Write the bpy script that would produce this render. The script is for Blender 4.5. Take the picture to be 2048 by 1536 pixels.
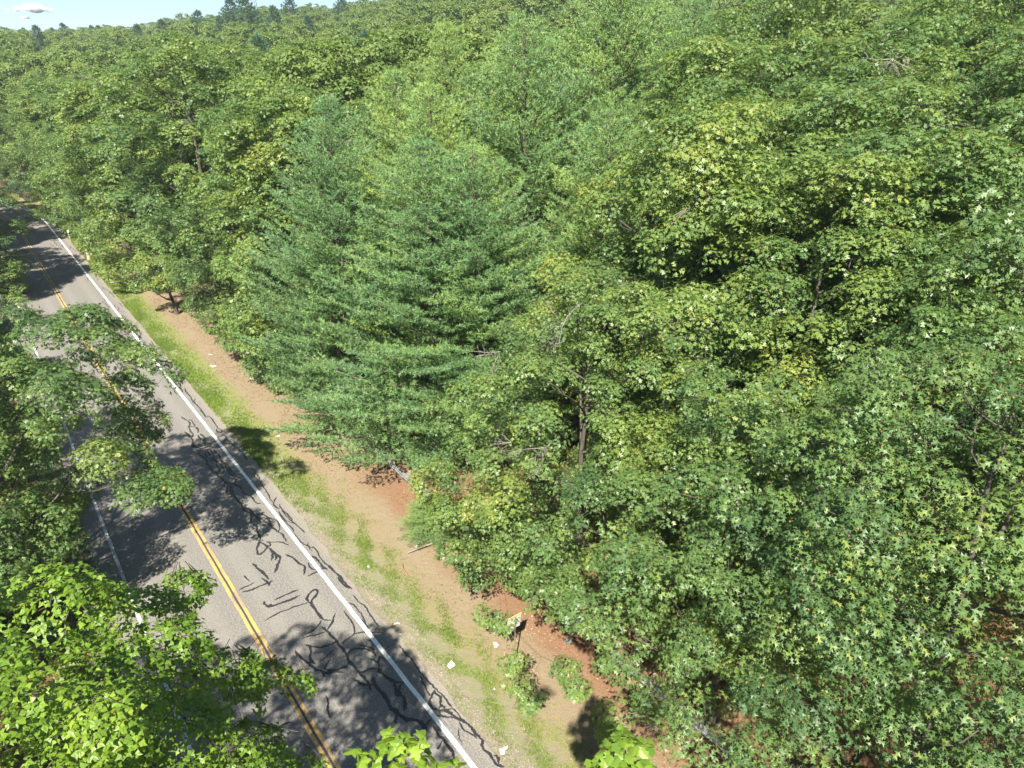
import bpy, math, random
import numpy as np
from mathutils import Vector, Matrix

# ---------------------------------------------------------------- camera, sky, sun, exposure
scene = bpy.context.scene
for o in list(bpy.data.objects):
    bpy.data.objects.remove(o)
COL = scene.collection
CAM_H = 20.0
PITCH = math.atan(628 / 1420.0)
cam_d = bpy.data.cameras.new('camera')
cam = bpy.data.objects.new('camera', cam_d)
COL.objects.link(cam)
cam.location = (0, 0, CAM_H)
cam.rotation_euler = (math.pi / 2 - PITCH, 0, 0)
cam_d.sensor_width = 36.0
cam_d.lens = 36.0 * 1420 / 2048
cam_d.clip_start = 0.2
cam_d.clip_end = 12000
scene.camera = cam

SUN_EL = math.radians(46)
SH = Vector((0.12, 0.993))            # the way shadows fall on the ground
SH.normalize()
world = bpy.data.worlds.new('World')
scene.world = world
world.use_nodes = True
wn = world.node_tree.nodes
wl = world.node_tree.links
for n in list(wn):
    wn.remove(n)
sky = wn.new('ShaderNodeTexSky')
sky.sky_type = 'NISHITA'
sky.sun_disc = False
sky.sun_elevation = SUN_EL
sky.sun_rotation = math.atan2(-SH.x, -SH.y) % (2 * math.pi)
sky.altitude = 50
sky.air_density = 0.9
sky.dust_density = 0.3
sky.ozone_density = 5.5
bg = wn.new('ShaderNodeBackground')
bg.inputs['Strength'].default_value = 0.055
wo = wn.new('ShaderNodeOutputWorld')
wl.new(sky.outputs[0], bg.inputs['Color'])
wl.new(bg.outputs[0], wo.inputs['Surface'])

sun_d = bpy.data.lights.new('sun', 'SUN')
sun = bpy.data.objects.new('sun', sun_d)
COL.objects.link(sun)
sun_d.energy = 5.0
sun_d.angle = math.radians(0.6)
sun_d.color = (1.0, 0.94, 0.82)
sdir = Vector((SH.x * math.cos(SUN_EL), SH.y * math.cos(SUN_EL), -math.sin(SUN_EL)))
sun.rotation_euler = sdir.to_track_quat('-Z', 'Y').to_euler()
sun.location = (-40, -60, 90)

scene.view_settings.view_transform = 'Standard'
scene.view_settings.look = 'None'
scene.view_settings.exposure = 1.72
scene.view_settings.gamma = 1.0
scene.view_settings.use_curve_mapping = False
scene.cycles.max_bounces = 7
scene.cycles.diffuse_bounces = 6
scene.cycles.glossy_bounces = 2
scene.cycles.transmission_bounces = 4
scene.cycles.transparent_max_bounces = 6
scene.cycles.caustics_reflective = False
scene.cycles.caustics_refractive = False

# ---------------------------------------------------------------- helpers
rng = np.random.default_rng(7)
random.seed(7)
G0 = np.array((-5.702, 15.478))
RD = np.array((-0.60214, 0.79839))      # along the road, away from the camera
RN = np.array((0.79839, 0.60214))       # across the road, to its right


def road_xy(s, t):
    """road-frame point (metres along, metres right of the centre) to world x, y; the road bends left past s = 104"""
    s = np.asarray(s, float)
    t = np.asarray(t, float)
    S0, RR = 104.0, 95.0
    a = np.clip((s - S0) / RR, 0, None)
    ls = np.where(s < S0, s, S0 + (RR + t) * np.sin(a))
    lt = np.where(s < S0, t, (RR + t) * np.cos(a) - RR)
    return G0[0] + RD[0] * ls + RN[0] * lt, G0[1] + RD[1] * ls + RN[1] * lt


def st_of(x, y):
    dx, dy = x - G0[0], y - G0[1]
    return dx * RD[0] + dy * RD[1], dx * RN[0] + dy * RN[1]


_cs = np.linspace(-60, 190, 251)
_CX, _CY = road_xy(_cs, 0 * _cs)


def road_dist(x, y):
    x = np.asarray(x, float); y = np.asarray(y, float)
    d = np.full(x.shape, 1e9)
    for cx, cy in zip(_CX, _CY):
        d = np.minimum(d, (x - cx) ** 2 + (y - cy) ** 2)
    return np.sqrt(d)


def sstep(a, b, v):
    k = np.clip((v - a) / (b - a), 0, 1)
    return k * k * (3 - 2 * k)


def height(x, y):
    """terrain height: level by the road, a low rise in the wood on the right, wooded hills beyond"""
    x = np.asarray(x, float); y = np.asarray(y, float)
    D = np.hypot(x, y)
    az = np.degrees(np.arctan2(x, y))
    s, t = st_of(x, y)
    rd = road_dist(x, y)
    mound = (0.34 * np.clip(t - 15, 0, 17) + .06 * np.clip(t - 32, 0, 40)) * (1 - 0.7 * sstep(58, 95, D)) * sstep(-30, -5, az) * (1 - sstep(70, 110, np.abs(az)))
    slope = 0.074 + 0.042 * sstep(-32, -14, az) + 0.088 * sstep(-14, 2, az)
    run = np.clip(D - 118, 0, 340)
    front = 1 - sstep(60, 110, np.abs(az))
    hill = slope * run * (1 - 0.22 * run / 340) * front
    wob = (1.2 * np.sin(x * 0.031 + 1) * np.cos(y * 0.027) + 0.5 * np.sin(x * .09 + y * .07)) * sstep(14, 50, rd)
    near = sstep(11, 34, rd)
    return (mound + hill + wob) * near + 0.02 * np.sin(x * 1.3) * np.cos(y * 1.1) * sstep(5, 7, rd)


def hz(x, y):
    return float(height(np.array([x]), np.array([y]))[0])


def tag(o, label=None, cat=None, group=None, kind=None):
    if label: o['label'] = label
    if cat: o['category'] = cat
    if group: o['group'] = group
    if kind: o['kind'] = kind
    return o


def link(name, data, parent=None, loc=None):
    o = bpy.data.objects.new(name, data)
    COL.objects.link(o)
    if parent is not None: o.parent = parent
    if loc is not None: o.location = loc
    return o


def np_mesh(name, V, F, mats, attr=None, mat_idx=None, smooth=False, uv=None):
    """V (n,3) verts, F (m,k) faces of k corners"""
    V = np.ascontiguousarray(V, np.float32); F = np.ascontiguousarray(F, np.int32)
    me = bpy.data.meshes.new(name)
    me.vertices.add(len(V)); me.vertices.foreach_set('co', V.ravel())
    k = F.shape[1]
    me.loops.add(F.size); me.loops.foreach_set('vertex_index', F.ravel())
    me.polygons.add(len(F))
    me.polygons.foreach_set('loop_start', np.arange(0, F.size, k, dtype=np.int32))
    if mat_idx is not None:
        me.polygons.foreach_set('material_index', np.ascontiguousarray(mat_idx, np.int32))
    me.update(calc_edges=True)
    for m in (mats if isinstance(mats, (list, tuple)) else [mats]):
        me.materials.append(m)
    if attr is not None:
        for an, av in attr.items():
            av = np.asarray(av, np.float32)
            dom = 'FACE' if len(av) == len(F) else 'POINT'
            if av.ndim == 1:
                a = me.attributes.new(an, 'FLOAT', dom); a.data.foreach_set('value', av)
            else:
                a = me.attributes.new(an, 'FLOAT_VECTOR', dom); a.data.foreach_set('vector', av.ravel())
    me.polygons.foreach_set('use_smooth', np.full(len(F), bool(smooth)))
    me.update()
    return me


def quads_to_tris(Q):
    return np.concatenate([Q[:, [0, 1, 2]], Q[:, [0, 2, 3]]])


def tubes(paths, sides=5):
    """paths: list of (pts (n,3), radii (n,)) -> V, F quads"""
    Vs, Fs, off = [], [], 0
    ang = np.linspace(0, 2 * np.pi, sides, endpoint=False)
    for P, r in paths:
        P = np.asarray(P, float); r = np.asarray(r, float); n = len(P)
        T = np.gradient(P, axis=0); T /= np.linalg.norm(T, axis=1)[:, None] + 1e-9
        ref = np.where(np.abs(T[:, 2:3]) > .9, np.array([[1., 0, 0]]), np.array([[0, 0, 1.]]))
        A = np.cross(T, ref); A /= np.linalg.norm(A, axis=1)[:, None] + 1e-9
        B = np.cross(T, A)
        ring = P[:, None] + r[:, None, None] * (np.cos(ang)[None, :, None] * A[:, None] + np.sin(ang)[None, :, None] * B[:, None])
        Vs.append(ring.reshape(-1, 3))
        i = np.arange(n - 1)[:, None] * sides; j = np.arange(sides)[None]; j2 = (j + 1) % sides
        q = np.stack([i + j, i + j2, i + sides + j2, i + sides + j], -1).reshape(-1, 4) + off
        Fs.append(q); off += n * sides
    return np.concatenate(Vs), np.concatenate(Fs)


def box(cx, cy, cz, sx, sy, sz, rz=0.0):
    c, s = math.cos(rz), math.sin(rz)
    V = []
    for z in (-.5, .5):
        for x, y in ((-.5, -.5), (.5, -.5), (.5, .5), (-.5, .5)):
            X, Y = x * sx, y * sy
            V.append((cx + X * c - Y * s, cy + X * s + Y * c, cz + z * sz))
    F = [(0, 3, 2, 1), (4, 5, 6, 7), (0, 1, 5, 4), (1, 2, 6, 5), (2, 3, 7, 6), (3, 0, 4, 7)]
    return np.array(V), np.array(F)


def join(parts):
    V, F, off = [], [], 0
    for v, f in parts:
        V.append(v); F.append(np.asarray(f) + off); off += len(v)
    return np.concatenate(V), np.concatenate(F)


# ---------------------------------------------------------------- materials
def mat(name):
    m = bpy.data.materials.new(name); m.use_nodes = True
    nt = m.node_tree
    for n in list(nt.nodes): nt.nodes.remove(n)
    return m, nt.nodes, nt.links


def ramp(N, stops):
    r = N.new('ShaderNodeValToRGB')
    e = r.color_ramp.elements
    while len(e) < len(stops): e.new(0.5)
    for k, (p, c) in enumerate(stops):
        e[k].position = p; e[k].color = (*c, 1)
    return r


def noise(N, L, scale, detail=4, rough=.55, vec=None, dim='3D'):
    n = N.new('ShaderNodeTexNoise'); n.inputs['Scale'].default_value = scale
    n.inputs['Detail'].default_value = detail; n.inputs['Roughness'].default_value = rough
    if vec is not None: L.new(vec, n.inputs['Vector'])
    return n


def math_n(N, L, op, a, b=None, c=None):
    n = N.new('ShaderNodeMath'); n.operation = op
    for i, v in enumerate((a, b, c)):
        if v is None: continue
        if isinstance(v, (int, float)): n.inputs[i].default_value = v
        else: L.new(v, n.inputs[i])
    return n.outputs[0]


def mix_c(N, L, fac, a, b, mode='MIX'):
    n = N.new('ShaderNodeMix'); n.data_type = 'RGBA'; n.blend_type = mode
    if isinstance(fac, (int, float)): n.inputs[0].default_value = fac
    else: L.new(fac, n.inputs[0])
    for i, v in ((6, a), (7, b)):
        if isinstance(v, tuple): n.inputs[i].default_value = (*v, 1)
        else: L.new(v, n.inputs[i])
    return n.outputs[2]


def leaf_mat(name, stops, rough=.42, trans=.3, tcol=(.25, .40, .05), spec=.5, var=.5, patch=None):
    m, N, L = mat(name)
    at = N.new('ShaderNodeAttribute'); at.attribute_name = 'tone'
    oi = N.new('ShaderNodeObjectInfo')
    geo = N.new('ShaderNodeNewGeometry')
    nz = noise(N, L, .35, 2, .5, geo.outputs['Position'])
    k = math_n(N, L, 'ADD', math_n(N, L, 'MULTIPLY', at.outputs['Fac'], .62), math_n(N, L, 'MULTIPLY', oi.outputs['Random'], var * .32))
    k = math_n(N, L, 'ADD', k, math_n(N, L, 'MULTIPLY', math_n(N, L, 'SUBTRACT', nz.outputs['Fac'], .5), .7))
    r = ramp(N, stops); L.new(k, r.inputs['Fac'])
    p = N.new('ShaderNodeBsdfPrincipled')
    p.inputs['Roughness'].default_value = rough
    p.inputs['Specular IOR Level'].default_value = spec
    L.new(r.outputs['Color'], p.inputs['Base Color'])
    t = N.new('ShaderNodeBsdfTranslucent')
    L.new(mix_c(N, L, .55, r.outputs['Color'], tcol), t.inputs['Color'])
    mx = N.new('ShaderNodeMixShader'); mx.inputs[0].default_value = trans
    L.new(p.outputs[0], mx.inputs[1]); L.new(t.outputs[0], mx.inputs[2])
    o = N.new('ShaderNodeOutputMaterial'); L.new(mx.outputs[0], o.inputs['Surface'])
    return m


def simple_mat(name, c1, c2, scale=8, rough=.8, spec=.3, metal=0.0, bump=0.0, stretch=None, detail=5):
    m, N, L = mat(name)
    tc = N.new('ShaderNodeTexCoord')
    mp = N.new('ShaderNodeMapping'); L.new(tc.outputs['Object'], mp.inputs['Vector'])
    if stretch: mp.inputs['Scale'].default_value = stretch
    nz = noise(N, L, scale, detail, .6, mp.outputs['Vector'])
    r = ramp(N, [(.3, c1), (.7, c2)]); L.new(nz.outputs['Fac'], r.inputs['Fac'])
    p = N.new('ShaderNodeBsdfPrincipled')
    L.new(r.outputs['Color'], p.inputs['Base Color'])
    p.inputs['Roughness'].default_value = rough; p.inputs['Specular IOR Level'].default_value = spec
    p.inputs['Metallic'].default_value = metal
    if bump:
        b = N.new('ShaderNodeBump'); b.inputs['Strength'].default_value = bump; b.inputs['Distance'].default_value = .02
        L.new(nz.outputs['Fac'], b.inputs['Height']); L.new(b.outputs[0], p.inputs['Normal'])
    o = N.new('ShaderNodeOutputMaterial'); L.new(p.outputs[0], o.inputs['Surface'])
    return m


M = {}
M['oak'] = leaf_mat('oak_leaf', [(.05, (.052, .105, .042)), (.34, (.102, .175, .054)), (.60, (.168, .235, .056)), (.93, (.29, .295, .064))], rough=.43, trans=.38, tcol=(.33, .48, .055), var=.6, spec=.38)
M['oakfar'] = leaf_mat('oak_leaf_far', [(.05, (.070, .118, .036)), (.4, (.115, .172, .046)), (.7, (.155, .21, .055)), (.95, (.21, .235, .065))], rough=.6, trans=.36, spec=.3, tcol=(.32, .46, .06), var=1.0)
M['maple'] = leaf_mat('maple_leaf', [(.05, (.08, .15, .02)), (.35, (.14, .235, .026)), (.65, (.21, .31, .03)), (.95, (.30, .36, .045))], rough=.45, trans=.42, tcol=(.42, .58, .04), var=.2)
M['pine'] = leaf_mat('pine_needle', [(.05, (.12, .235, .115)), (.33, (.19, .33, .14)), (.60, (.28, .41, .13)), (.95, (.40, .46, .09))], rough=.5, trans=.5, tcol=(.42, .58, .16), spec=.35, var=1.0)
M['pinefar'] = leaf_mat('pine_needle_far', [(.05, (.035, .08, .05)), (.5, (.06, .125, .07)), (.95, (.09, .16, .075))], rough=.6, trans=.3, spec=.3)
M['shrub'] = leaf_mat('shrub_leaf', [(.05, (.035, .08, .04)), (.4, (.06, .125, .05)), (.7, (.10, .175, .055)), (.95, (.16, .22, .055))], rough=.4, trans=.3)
M['grass'] = leaf_mat('grass_blade', [(.05, (.10, .155, .02)), (.4, (.17, .25, .03)), (.7, (.24, .32, .04)), (.95, (.33, .33, .09))], rough=.55, trans=.4, tcol=(.34, .48, .05), var=0)
M['weed'] = leaf_mat('weed_leaf', [(.05, (.12, .17, .03)), (.4, (.2, .24, .03)), (.7, (.3, .26, .05)), (.95, (.36, .2, .06))], rough=.55, trans=.35, tcol=(.4, .4, .06), var=0)
M['litter'] = leaf_mat('dead_leaf', [(.05, (.12, .06, .03)), (.4, (.25, .15, .08)), (.7, (.38, .27, .17)), (.95, (.55, .47, .36))], rough=.7, trans=.1, tcol=(.4, .25, .1), var=0, spec=.2)
M['bud'] = simple_mat('oak_bud', (.17, .085, .035), (.24, .14, .05), 30)
M['stem'] = simple_mat('leaf_stalk', (.34, .12, .05), (.42, .26, .08), 30)
M['bark'] = simple_mat('bark', (.04, .034, .028), (.12, .105, .09), 5, .9, .15, bump=.6, stretch=(1, 1, .25))
M['deadwood'] = simple_mat('dead_wood', (.15, .13, .115), (.27, .24, .215), 9, .85, .2)
M['barkpine'] = simple_mat('pine_bark', (.07, .055, .048), (.17, .14, .12), 6, .9, .15, bump=.5, stretch=(1, 1, .3))


def ground_mat():
    m, N, L = mat('ground_soil')
    at = N.new('ShaderNodeAttribute'); at.attribute_name = 'rt'
    sp = N.new('ShaderNodeSeparateXYZ'); L.new(at.outputs['Vector'], sp.inputs[0])
    s, t = sp.outputs[0], sp.outputs[1]
    geo = N.new('ShaderNodeNewGeometry'); P = geo.outputs['Position']
    n1 = noise(N, L, .55, 5, .6, P).outputs['Fac']
    n2 = noise(N, L, 3.2, 6, .65, P).outputs['Fac']
    n3 = noise(N, L, 26, 4, .7, P).outputs['Fac']
    n4 = noise(N, L, 90, 3, .7, P).outputs['Fac']
    tw = math_n(N, L, 'ADD', t, math_n(N, L, 'MULTIPLY', math_n(N, L, 'SUBTRACT', n1, .5), 2.2))
    tw2 = math_n(N, L, 'ADD', tw, math_n(N, L, 'MULTIPLY', math_n(N, L, 'SUBTRACT', n2, .5), 1.6))
    sand = ramp(N, [(.25, (.13, .11, .078)), (.55, (.205, .18, .132)), (.8, (.28, .255, .195))]); L.new(n3, sand.inputs['Fac'])
    dirt = ramp(N, [(.25, (.13, .098, .062)), (.5, (.215, .168, .108)), (.8, (.31, .25, .17))]); L.new(n3, dirt.inputs['Fac'])
    red = ramp(N, [(.2, (.10, .05, .03)), (.5, (.19, .100, .058)), (.8, (.28, .175, .11))]); L.new(n3, red.inputs['Fac'])
    duff = ramp(N, [(.25, (.075, .045, .026)), (.5, (.15, .085, .045)), (.8, (.27, .17, .095))]); L.new(n3, duff.inputs['Fac'])
    moss = ramp(N, [(.25, (.10, .135, .03)), (.6, (.155, .21, .04)), (.9, (.23, .25, .08))]); L.new(n3, moss.inputs['Fac'])

    def win(x, a, b):
        r = N.new('ShaderNodeMapRange'); r.interpolation_type = 'SMOOTHSTEP'
        L.new(x, r.inputs[0]); r.inputs[1].default_value = a; r.inputs[2].default_value = b
        return r.outputs[0]
    c = mix_c(N, L, win(tw2, 5.5, 6.3), sand.outputs[0], dirt.outputs[0])
    # thin green film where the verge plants grow
    band = math_n(N, L, 'MULTIPLY', win(tw2, 4.7, 5.3), math_n(N, L, 'SUBTRACT', 1.0, win(tw2, 6.3, 7.2)))
    farm = win(s, 14, 24)
    band2 = math_n(N, L, 'MULTIPLY', band, math_n(N, L, 'ADD', .35, math_n(N, L, 'MULTIPLY', farm, .6)))
    gm = math_n(N, L, 'MULTIPLY', band2, win(n2, .35, .6))
    c = mix_c(N, L, gm, c, moss.outputs[0])
    redm = math_n(N, L, 'MULTIPLY', win(tw2, 7.6, 9.2), win(math_n(N, L, 'MULTIPLY', s, -1.0), -20, -12))
    c = mix_c(N, L, math_n(N, L, 'MULTIPLY', redm, .85), c, red.outputs[0])
    c = mix_c(N, L, win(tw2, 11.5, 15), c, duff.outputs[0])
    c = mix_c(N, L, win(math_n(N, L, 'MULTIPLY', tw2, -1.0), 4.6, 5.6), c, duff.outputs[0])
    spk = ramp(N, [(.62, (0, 0, 0)), (.70, (1, 1, 1))]); L.new(n4, spk.inputs['Fac'])
    c = mix_c(N, L, math_n(N, L, 'MULTIPLY', spk.outputs[0], .35), c, (.46, .37, .26))
    p = N.new('ShaderNodeBsdfPrincipled'); p.inputs['Roughness'].default_value = .95
    p.inputs['Specular IOR Level'].default_value = .1
    L.new(c, p.inputs['Base Color'])
    b = N.new('ShaderNodeBump'); b.inputs['Strength'].default_value = .7; b.inputs['Distance'].default_value = .05
    L.new(math_n(N, L, 'ADD', n3, math_n(N, L, 'MULTIPLY', n2, 1.5)), b.inputs['Height']); L.new(b.outputs[0], p.inputs['Normal'])
    o = N.new('ShaderNodeOutputMaterial'); L.new(p.outputs[0], o.inputs['Surface'])
    return m


def asphalt_mat():
    m, N, L = mat('asphalt')
    at = N.new('ShaderNodeAttribute'); at.attribute_name = 'rt'
    sp = N.new('ShaderNodeSeparateXYZ'); L.new(at.outputs['Vector'], sp.inputs[0])
    V = at.outputs['Vector']
    fine = noise(N, L, 15, 6, .85, V).outputs['Fac']
    mid = noise(N, L, 1.3, 5, .6, V).outputs['Fac']
    big = noise(N, L, .22, 3, .5, V).outputs['Fac']
    base = ramp(N, [(.34, (.033, .032, .032)), (.5, (.138, .133, .126)), (.66, (.31, .302, .29))]); L.new(fine, base.inputs['Fac'])
    c = mix_c(N, L, math_n(N, L, 'MULTIPLY', big, .55), base.outputs[0], (.18, .16, .135))
    st = ramp(N, [(.60, (0, 0, 0)), (.78, (1, 1, 1))]); L.new(mid, st.inputs['Fac'])
    c = mix_c(N, L, math_n(N, L, 'MULTIPLY', st.outputs[0], .45), c, (.10, .075, .055))
    # paler wheel tracks in each lane
    wt = math_n(N, L, 'ABSOLUTE', math_n(N, L, 'SUBTRACT', math_n(N, L, 'ABSOLUTE', math_n(N, L, 'SUBTRACT', math_n(N, L, 'ABSOLUTE', sp.outputs[1]), 1.85)), .85))
    wr = N.new('ShaderNodeMapRange'); wr.interpolation_type = 'SMOOTHSTEP'; wr.inputs[1].default_value = .5; wr.inputs[2].default_value = .1; L.new(wt, wr.inputs[0])
    c = mix_c(N, L, math_n(N, L, 'MULTIPLY', math_n(N, L, 'MULTIPLY', wr.outputs[0], mid), .5), c, (.22, .207, .185))
    blot = noise(N, L, .8, 6, .75, V).outputs['Fac']
    br = ramp(N, [(.56, (0, 0, 0)), (.70, (1, 1, 1))]); L.new(blot, br.inputs['Fac'])
    c = mix_c(N, L, math_n(N, L, 'MULTIPLY', br.outputs[0], .4), c, (.20, .165, .12))
    # hairline cracks
    vo = N.new('ShaderNodeTexVoronoi'); vo.feature = 'DISTANCE_TO_EDGE'; vo.inputs['Scale'].default_value = .55
    dv = N.new('ShaderNodeVectorMath'); dv.operation = 'ADD'
    nn = noise(N, L, 2.5, 5, .7, V)
    L.new(V, dv.inputs[0]); L.new(nn.outputs['Color'], dv.inputs[1]); L.new(dv.outputs[0], vo.inputs['Vector'])
    ck = ramp(N, [(.0, (1, 1, 1)), (.008, (0, 0, 0))]); L.new(vo.outputs['Distance'], ck.inputs['Fac'])
    gate = ramp(N, [(.5, (0, 0, 0)), (.6, (1, 1, 1))]); L.new(big, gate.inputs['Fac'])
    c = mix_c(N, L, math_n(N, L, 'MULTIPLY', math_n(N, L, 'MULTIPLY', ck.outputs[0], gate.outputs[0]), .55), c, (.05, .045, .04))
    # worn dusty edge
    ab = math_n(N, L, 'ABSOLUTE', math_n(N, L, 'ADD', sp.outputs[1], math_n(N, L, 'MULTIPLY', math_n(N, L, 'SUBTRACT', mid, .5), .6)))
    e = N.new('ShaderNodeMapRange'); e.inputs[1].default_value = 3.9; e.inputs[2].default_value = 4.6; L.new(ab, e.inputs[0])
    c = mix_c(N, L, math_n(N, L, 'MULTIPLY', e.outputs[0], .4), c, (.30, .25, .19))
    p = N.new('ShaderNodeBsdfPrincipled'); p.inputs['Roughness'].default_value = .85
    p.inputs['Specular IOR Level'].default_value = .25
    L.new(c, p.inputs['Base Color'])
    b = N.new('ShaderNodeBump'); b.inputs['Strength'].default_value = .35; b.inputs['Distance'].default_value = .01
    L.new(fine, b.inputs['Height']); L.new(b.outputs[0], p.inputs['Normal'])
    o = N.new('ShaderNodeOutputMaterial'); L.new(p.outputs[0], o.inputs['Surface'])
    return m


def paint_mat(name, col, wear, speck):
    m, N, L = mat(name)
    at = N.new('ShaderNodeAttribute'); at.attribute_name = 'rt'
    a = noise(N, L, 30, 4, .75, at.outputs['Vector']).outputs['Fac']
    b = noise(N, L, 1.1, 3, .6, at.outputs['Vector']).outputs['Fac']
    k = math_n(N, L, 'ADD', a, math_n(N, L, 'MULTIPLY', math_n(N, L, 'SUBTRACT', b, .5), .5))
    r = ramp(N, [(wear, (.16, .14, .12)), (wear + speck, col)]); L.new(k, r.inputs['Fac'])
    p = N.new('ShaderNodeBsdfPrincipled'); p.inputs['Roughness'].default_value = .7
    L.new(r.outputs[0], p.inputs['Base Color'])
    o = N.new('ShaderNodeOutputMaterial'); L.new(p.outputs[0], o.inputs['Surface'])
    return m


# ---------------------------------------------------------------- ground: one sheet to the horizon
def axis_pts(lims):
    out = []
    for a, b, st in lims:
        out += list(np.arange(a, b, st))
    return np.array(out + [lims[-1][1]])


gx = axis_pts([(-1000, -700, 60), (-700, -130, 16), (-130, 60, 1.6), (60, 200, 5), (200, 700, 16), (700, 1000, 60)])
gy = axis_pts([(-600, -60, 60), (-60, 2, 5), (2, 120, 1.6), (120, 700, 14), (700, 1000, 60)])
GX, GY = np.meshgrid(gx, gy)
Z = np.zeros_like(GX)
for r_ in range(GX.shape[0]):
    Z[r_] = height(GX[r_], GY[r_])
V = np.stack([GX.ravel(), GY.ravel(), Z.ravel()], 1)
ny, nx = GX.shape
ii = (np.arange(ny - 1)[:, None] * nx + np.arange(nx - 1)[None]).ravel()
F = np.stack([ii, ii + 1, ii + nx + 1, ii + nx], 1)
S_, T_ = st_of(V[:, 0], V[:, 1])
far_s = S_ > 100
T_ = np.where(far_s, np.sign(T_ + 4) * road_dist(V[:, 0], V[:, 1]) * 1.7, T_)
g = link('ground', np_mesh('ground', V, F, ground_mat(), {'rt': np.stack([S_, T_, 0 * S_], 1)}, smooth=True))
tag(g, 'brown woodland soil and sandy verge under the trees', kind='structure')

# ---------------------------------------------------------------- road
rs = np.concatenate([np.arange(-30, 60, .5), np.arange(60, 181, 1.5)])
tl = -4.15 + .08 * np.sin(rs * .7) + rng.normal(0, .03, len(rs))
tr = 4.42 + .07 * np.sin(rs * .5 + 1) + .05 * np.sin(rs * 1.9) + rng.normal(0, .03, len(rs)) + .15 * sstep(10, 20, rs)
cols = [tl, tl + .001] + [np.full_like(rs, c) for c in (-3.6, -1.8, 0, 1.8, 3.6)] + [tr - .001, tr]
zz = [-.03, .03, .03, .035, .045, .035, .03, .028, -.03]
V = []; RT = []
for c, z in zip(cols, zz):
    x, y = road_xy(rs, c); V.append(np.stack([x, y, np.full_like(x, z)], 1)); RT.append(np.stack([rs, c, 0 * c], 1))
n = len(rs); V = np.concatenate(V); RT = np.concatenate(RT)
F = []
for k in range(len(cols) - 1):
    i = np.arange(n - 1)
    F.append(np.stack([k * n + i, (k + 1) * n + i, (k + 1) * n + i + 1, k * n + i + 1], 1))
road = link('road', np_mesh('road', V, np.concatenate(F), asphalt_mat(), {'rt': RT}))
tag(road, 'grey two-lane asphalt road running away to the upper left', kind='structure')


def crown_z(t):
    return .03 + .015 * max(0.0, 1 - abs(t) / 3.6)


def strip(name, t0, w, mt, z, parent, label=None, s0=-30, s1=175):
    ss = np.arange(s0, s1, .5)
    jit = .006 * np.sin(ss * 3.1) + rng.normal(0, .003, len(ss))
    V = []; RT = []
    for tt in (t0 - w / 2 + jit, t0 + w / 2 + jit):
        x, y = road_xy(ss, tt); V.append(np.stack([x, y, np.full_like(x, crown_z(t0) + z)], 1)); RT.append(np.stack([ss, tt, 0 * ss], 1))
    n = len(ss); i = np.arange(n - 1)
    o = link(name, np_mesh(name, np.concatenate(V), np.stack([i, i + n, i + n + 1, i + 1], 1), mt, {'rt': np.concatenate(RT)}), parent)
    if label: o['label'] = label
    return o


white = paint_mat('white_paint', (.78, .77, .74), .32, .12)
whiteold = paint_mat('worn_white_paint', (.58, .58, .56), .40, .12)
yellow = paint_mat('yellow_paint', (.56, .34, .07), .43, .12)
strip('edge_line', 3.6, .16, white, .010, road, 'bright white edge line beside the grassy verge')
strip('edge_line', -3.32, .13, whiteold, .010, road, 'worn white edge line under the left-hand trees')
strip('centre_line', .0, .125, yellow, .010, road, 'yellow line of the pair, nearer the left-hand trees')
strip('centre_line', .215, .125, yellow, .010, road, 'yellow line of the pair, nearer the verge')
strip('joint_seal', .108, .07, simple_mat('dark_joint', (.03, .03, .032), (.07, .065, .06), 20, .7), .006, road)

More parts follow.
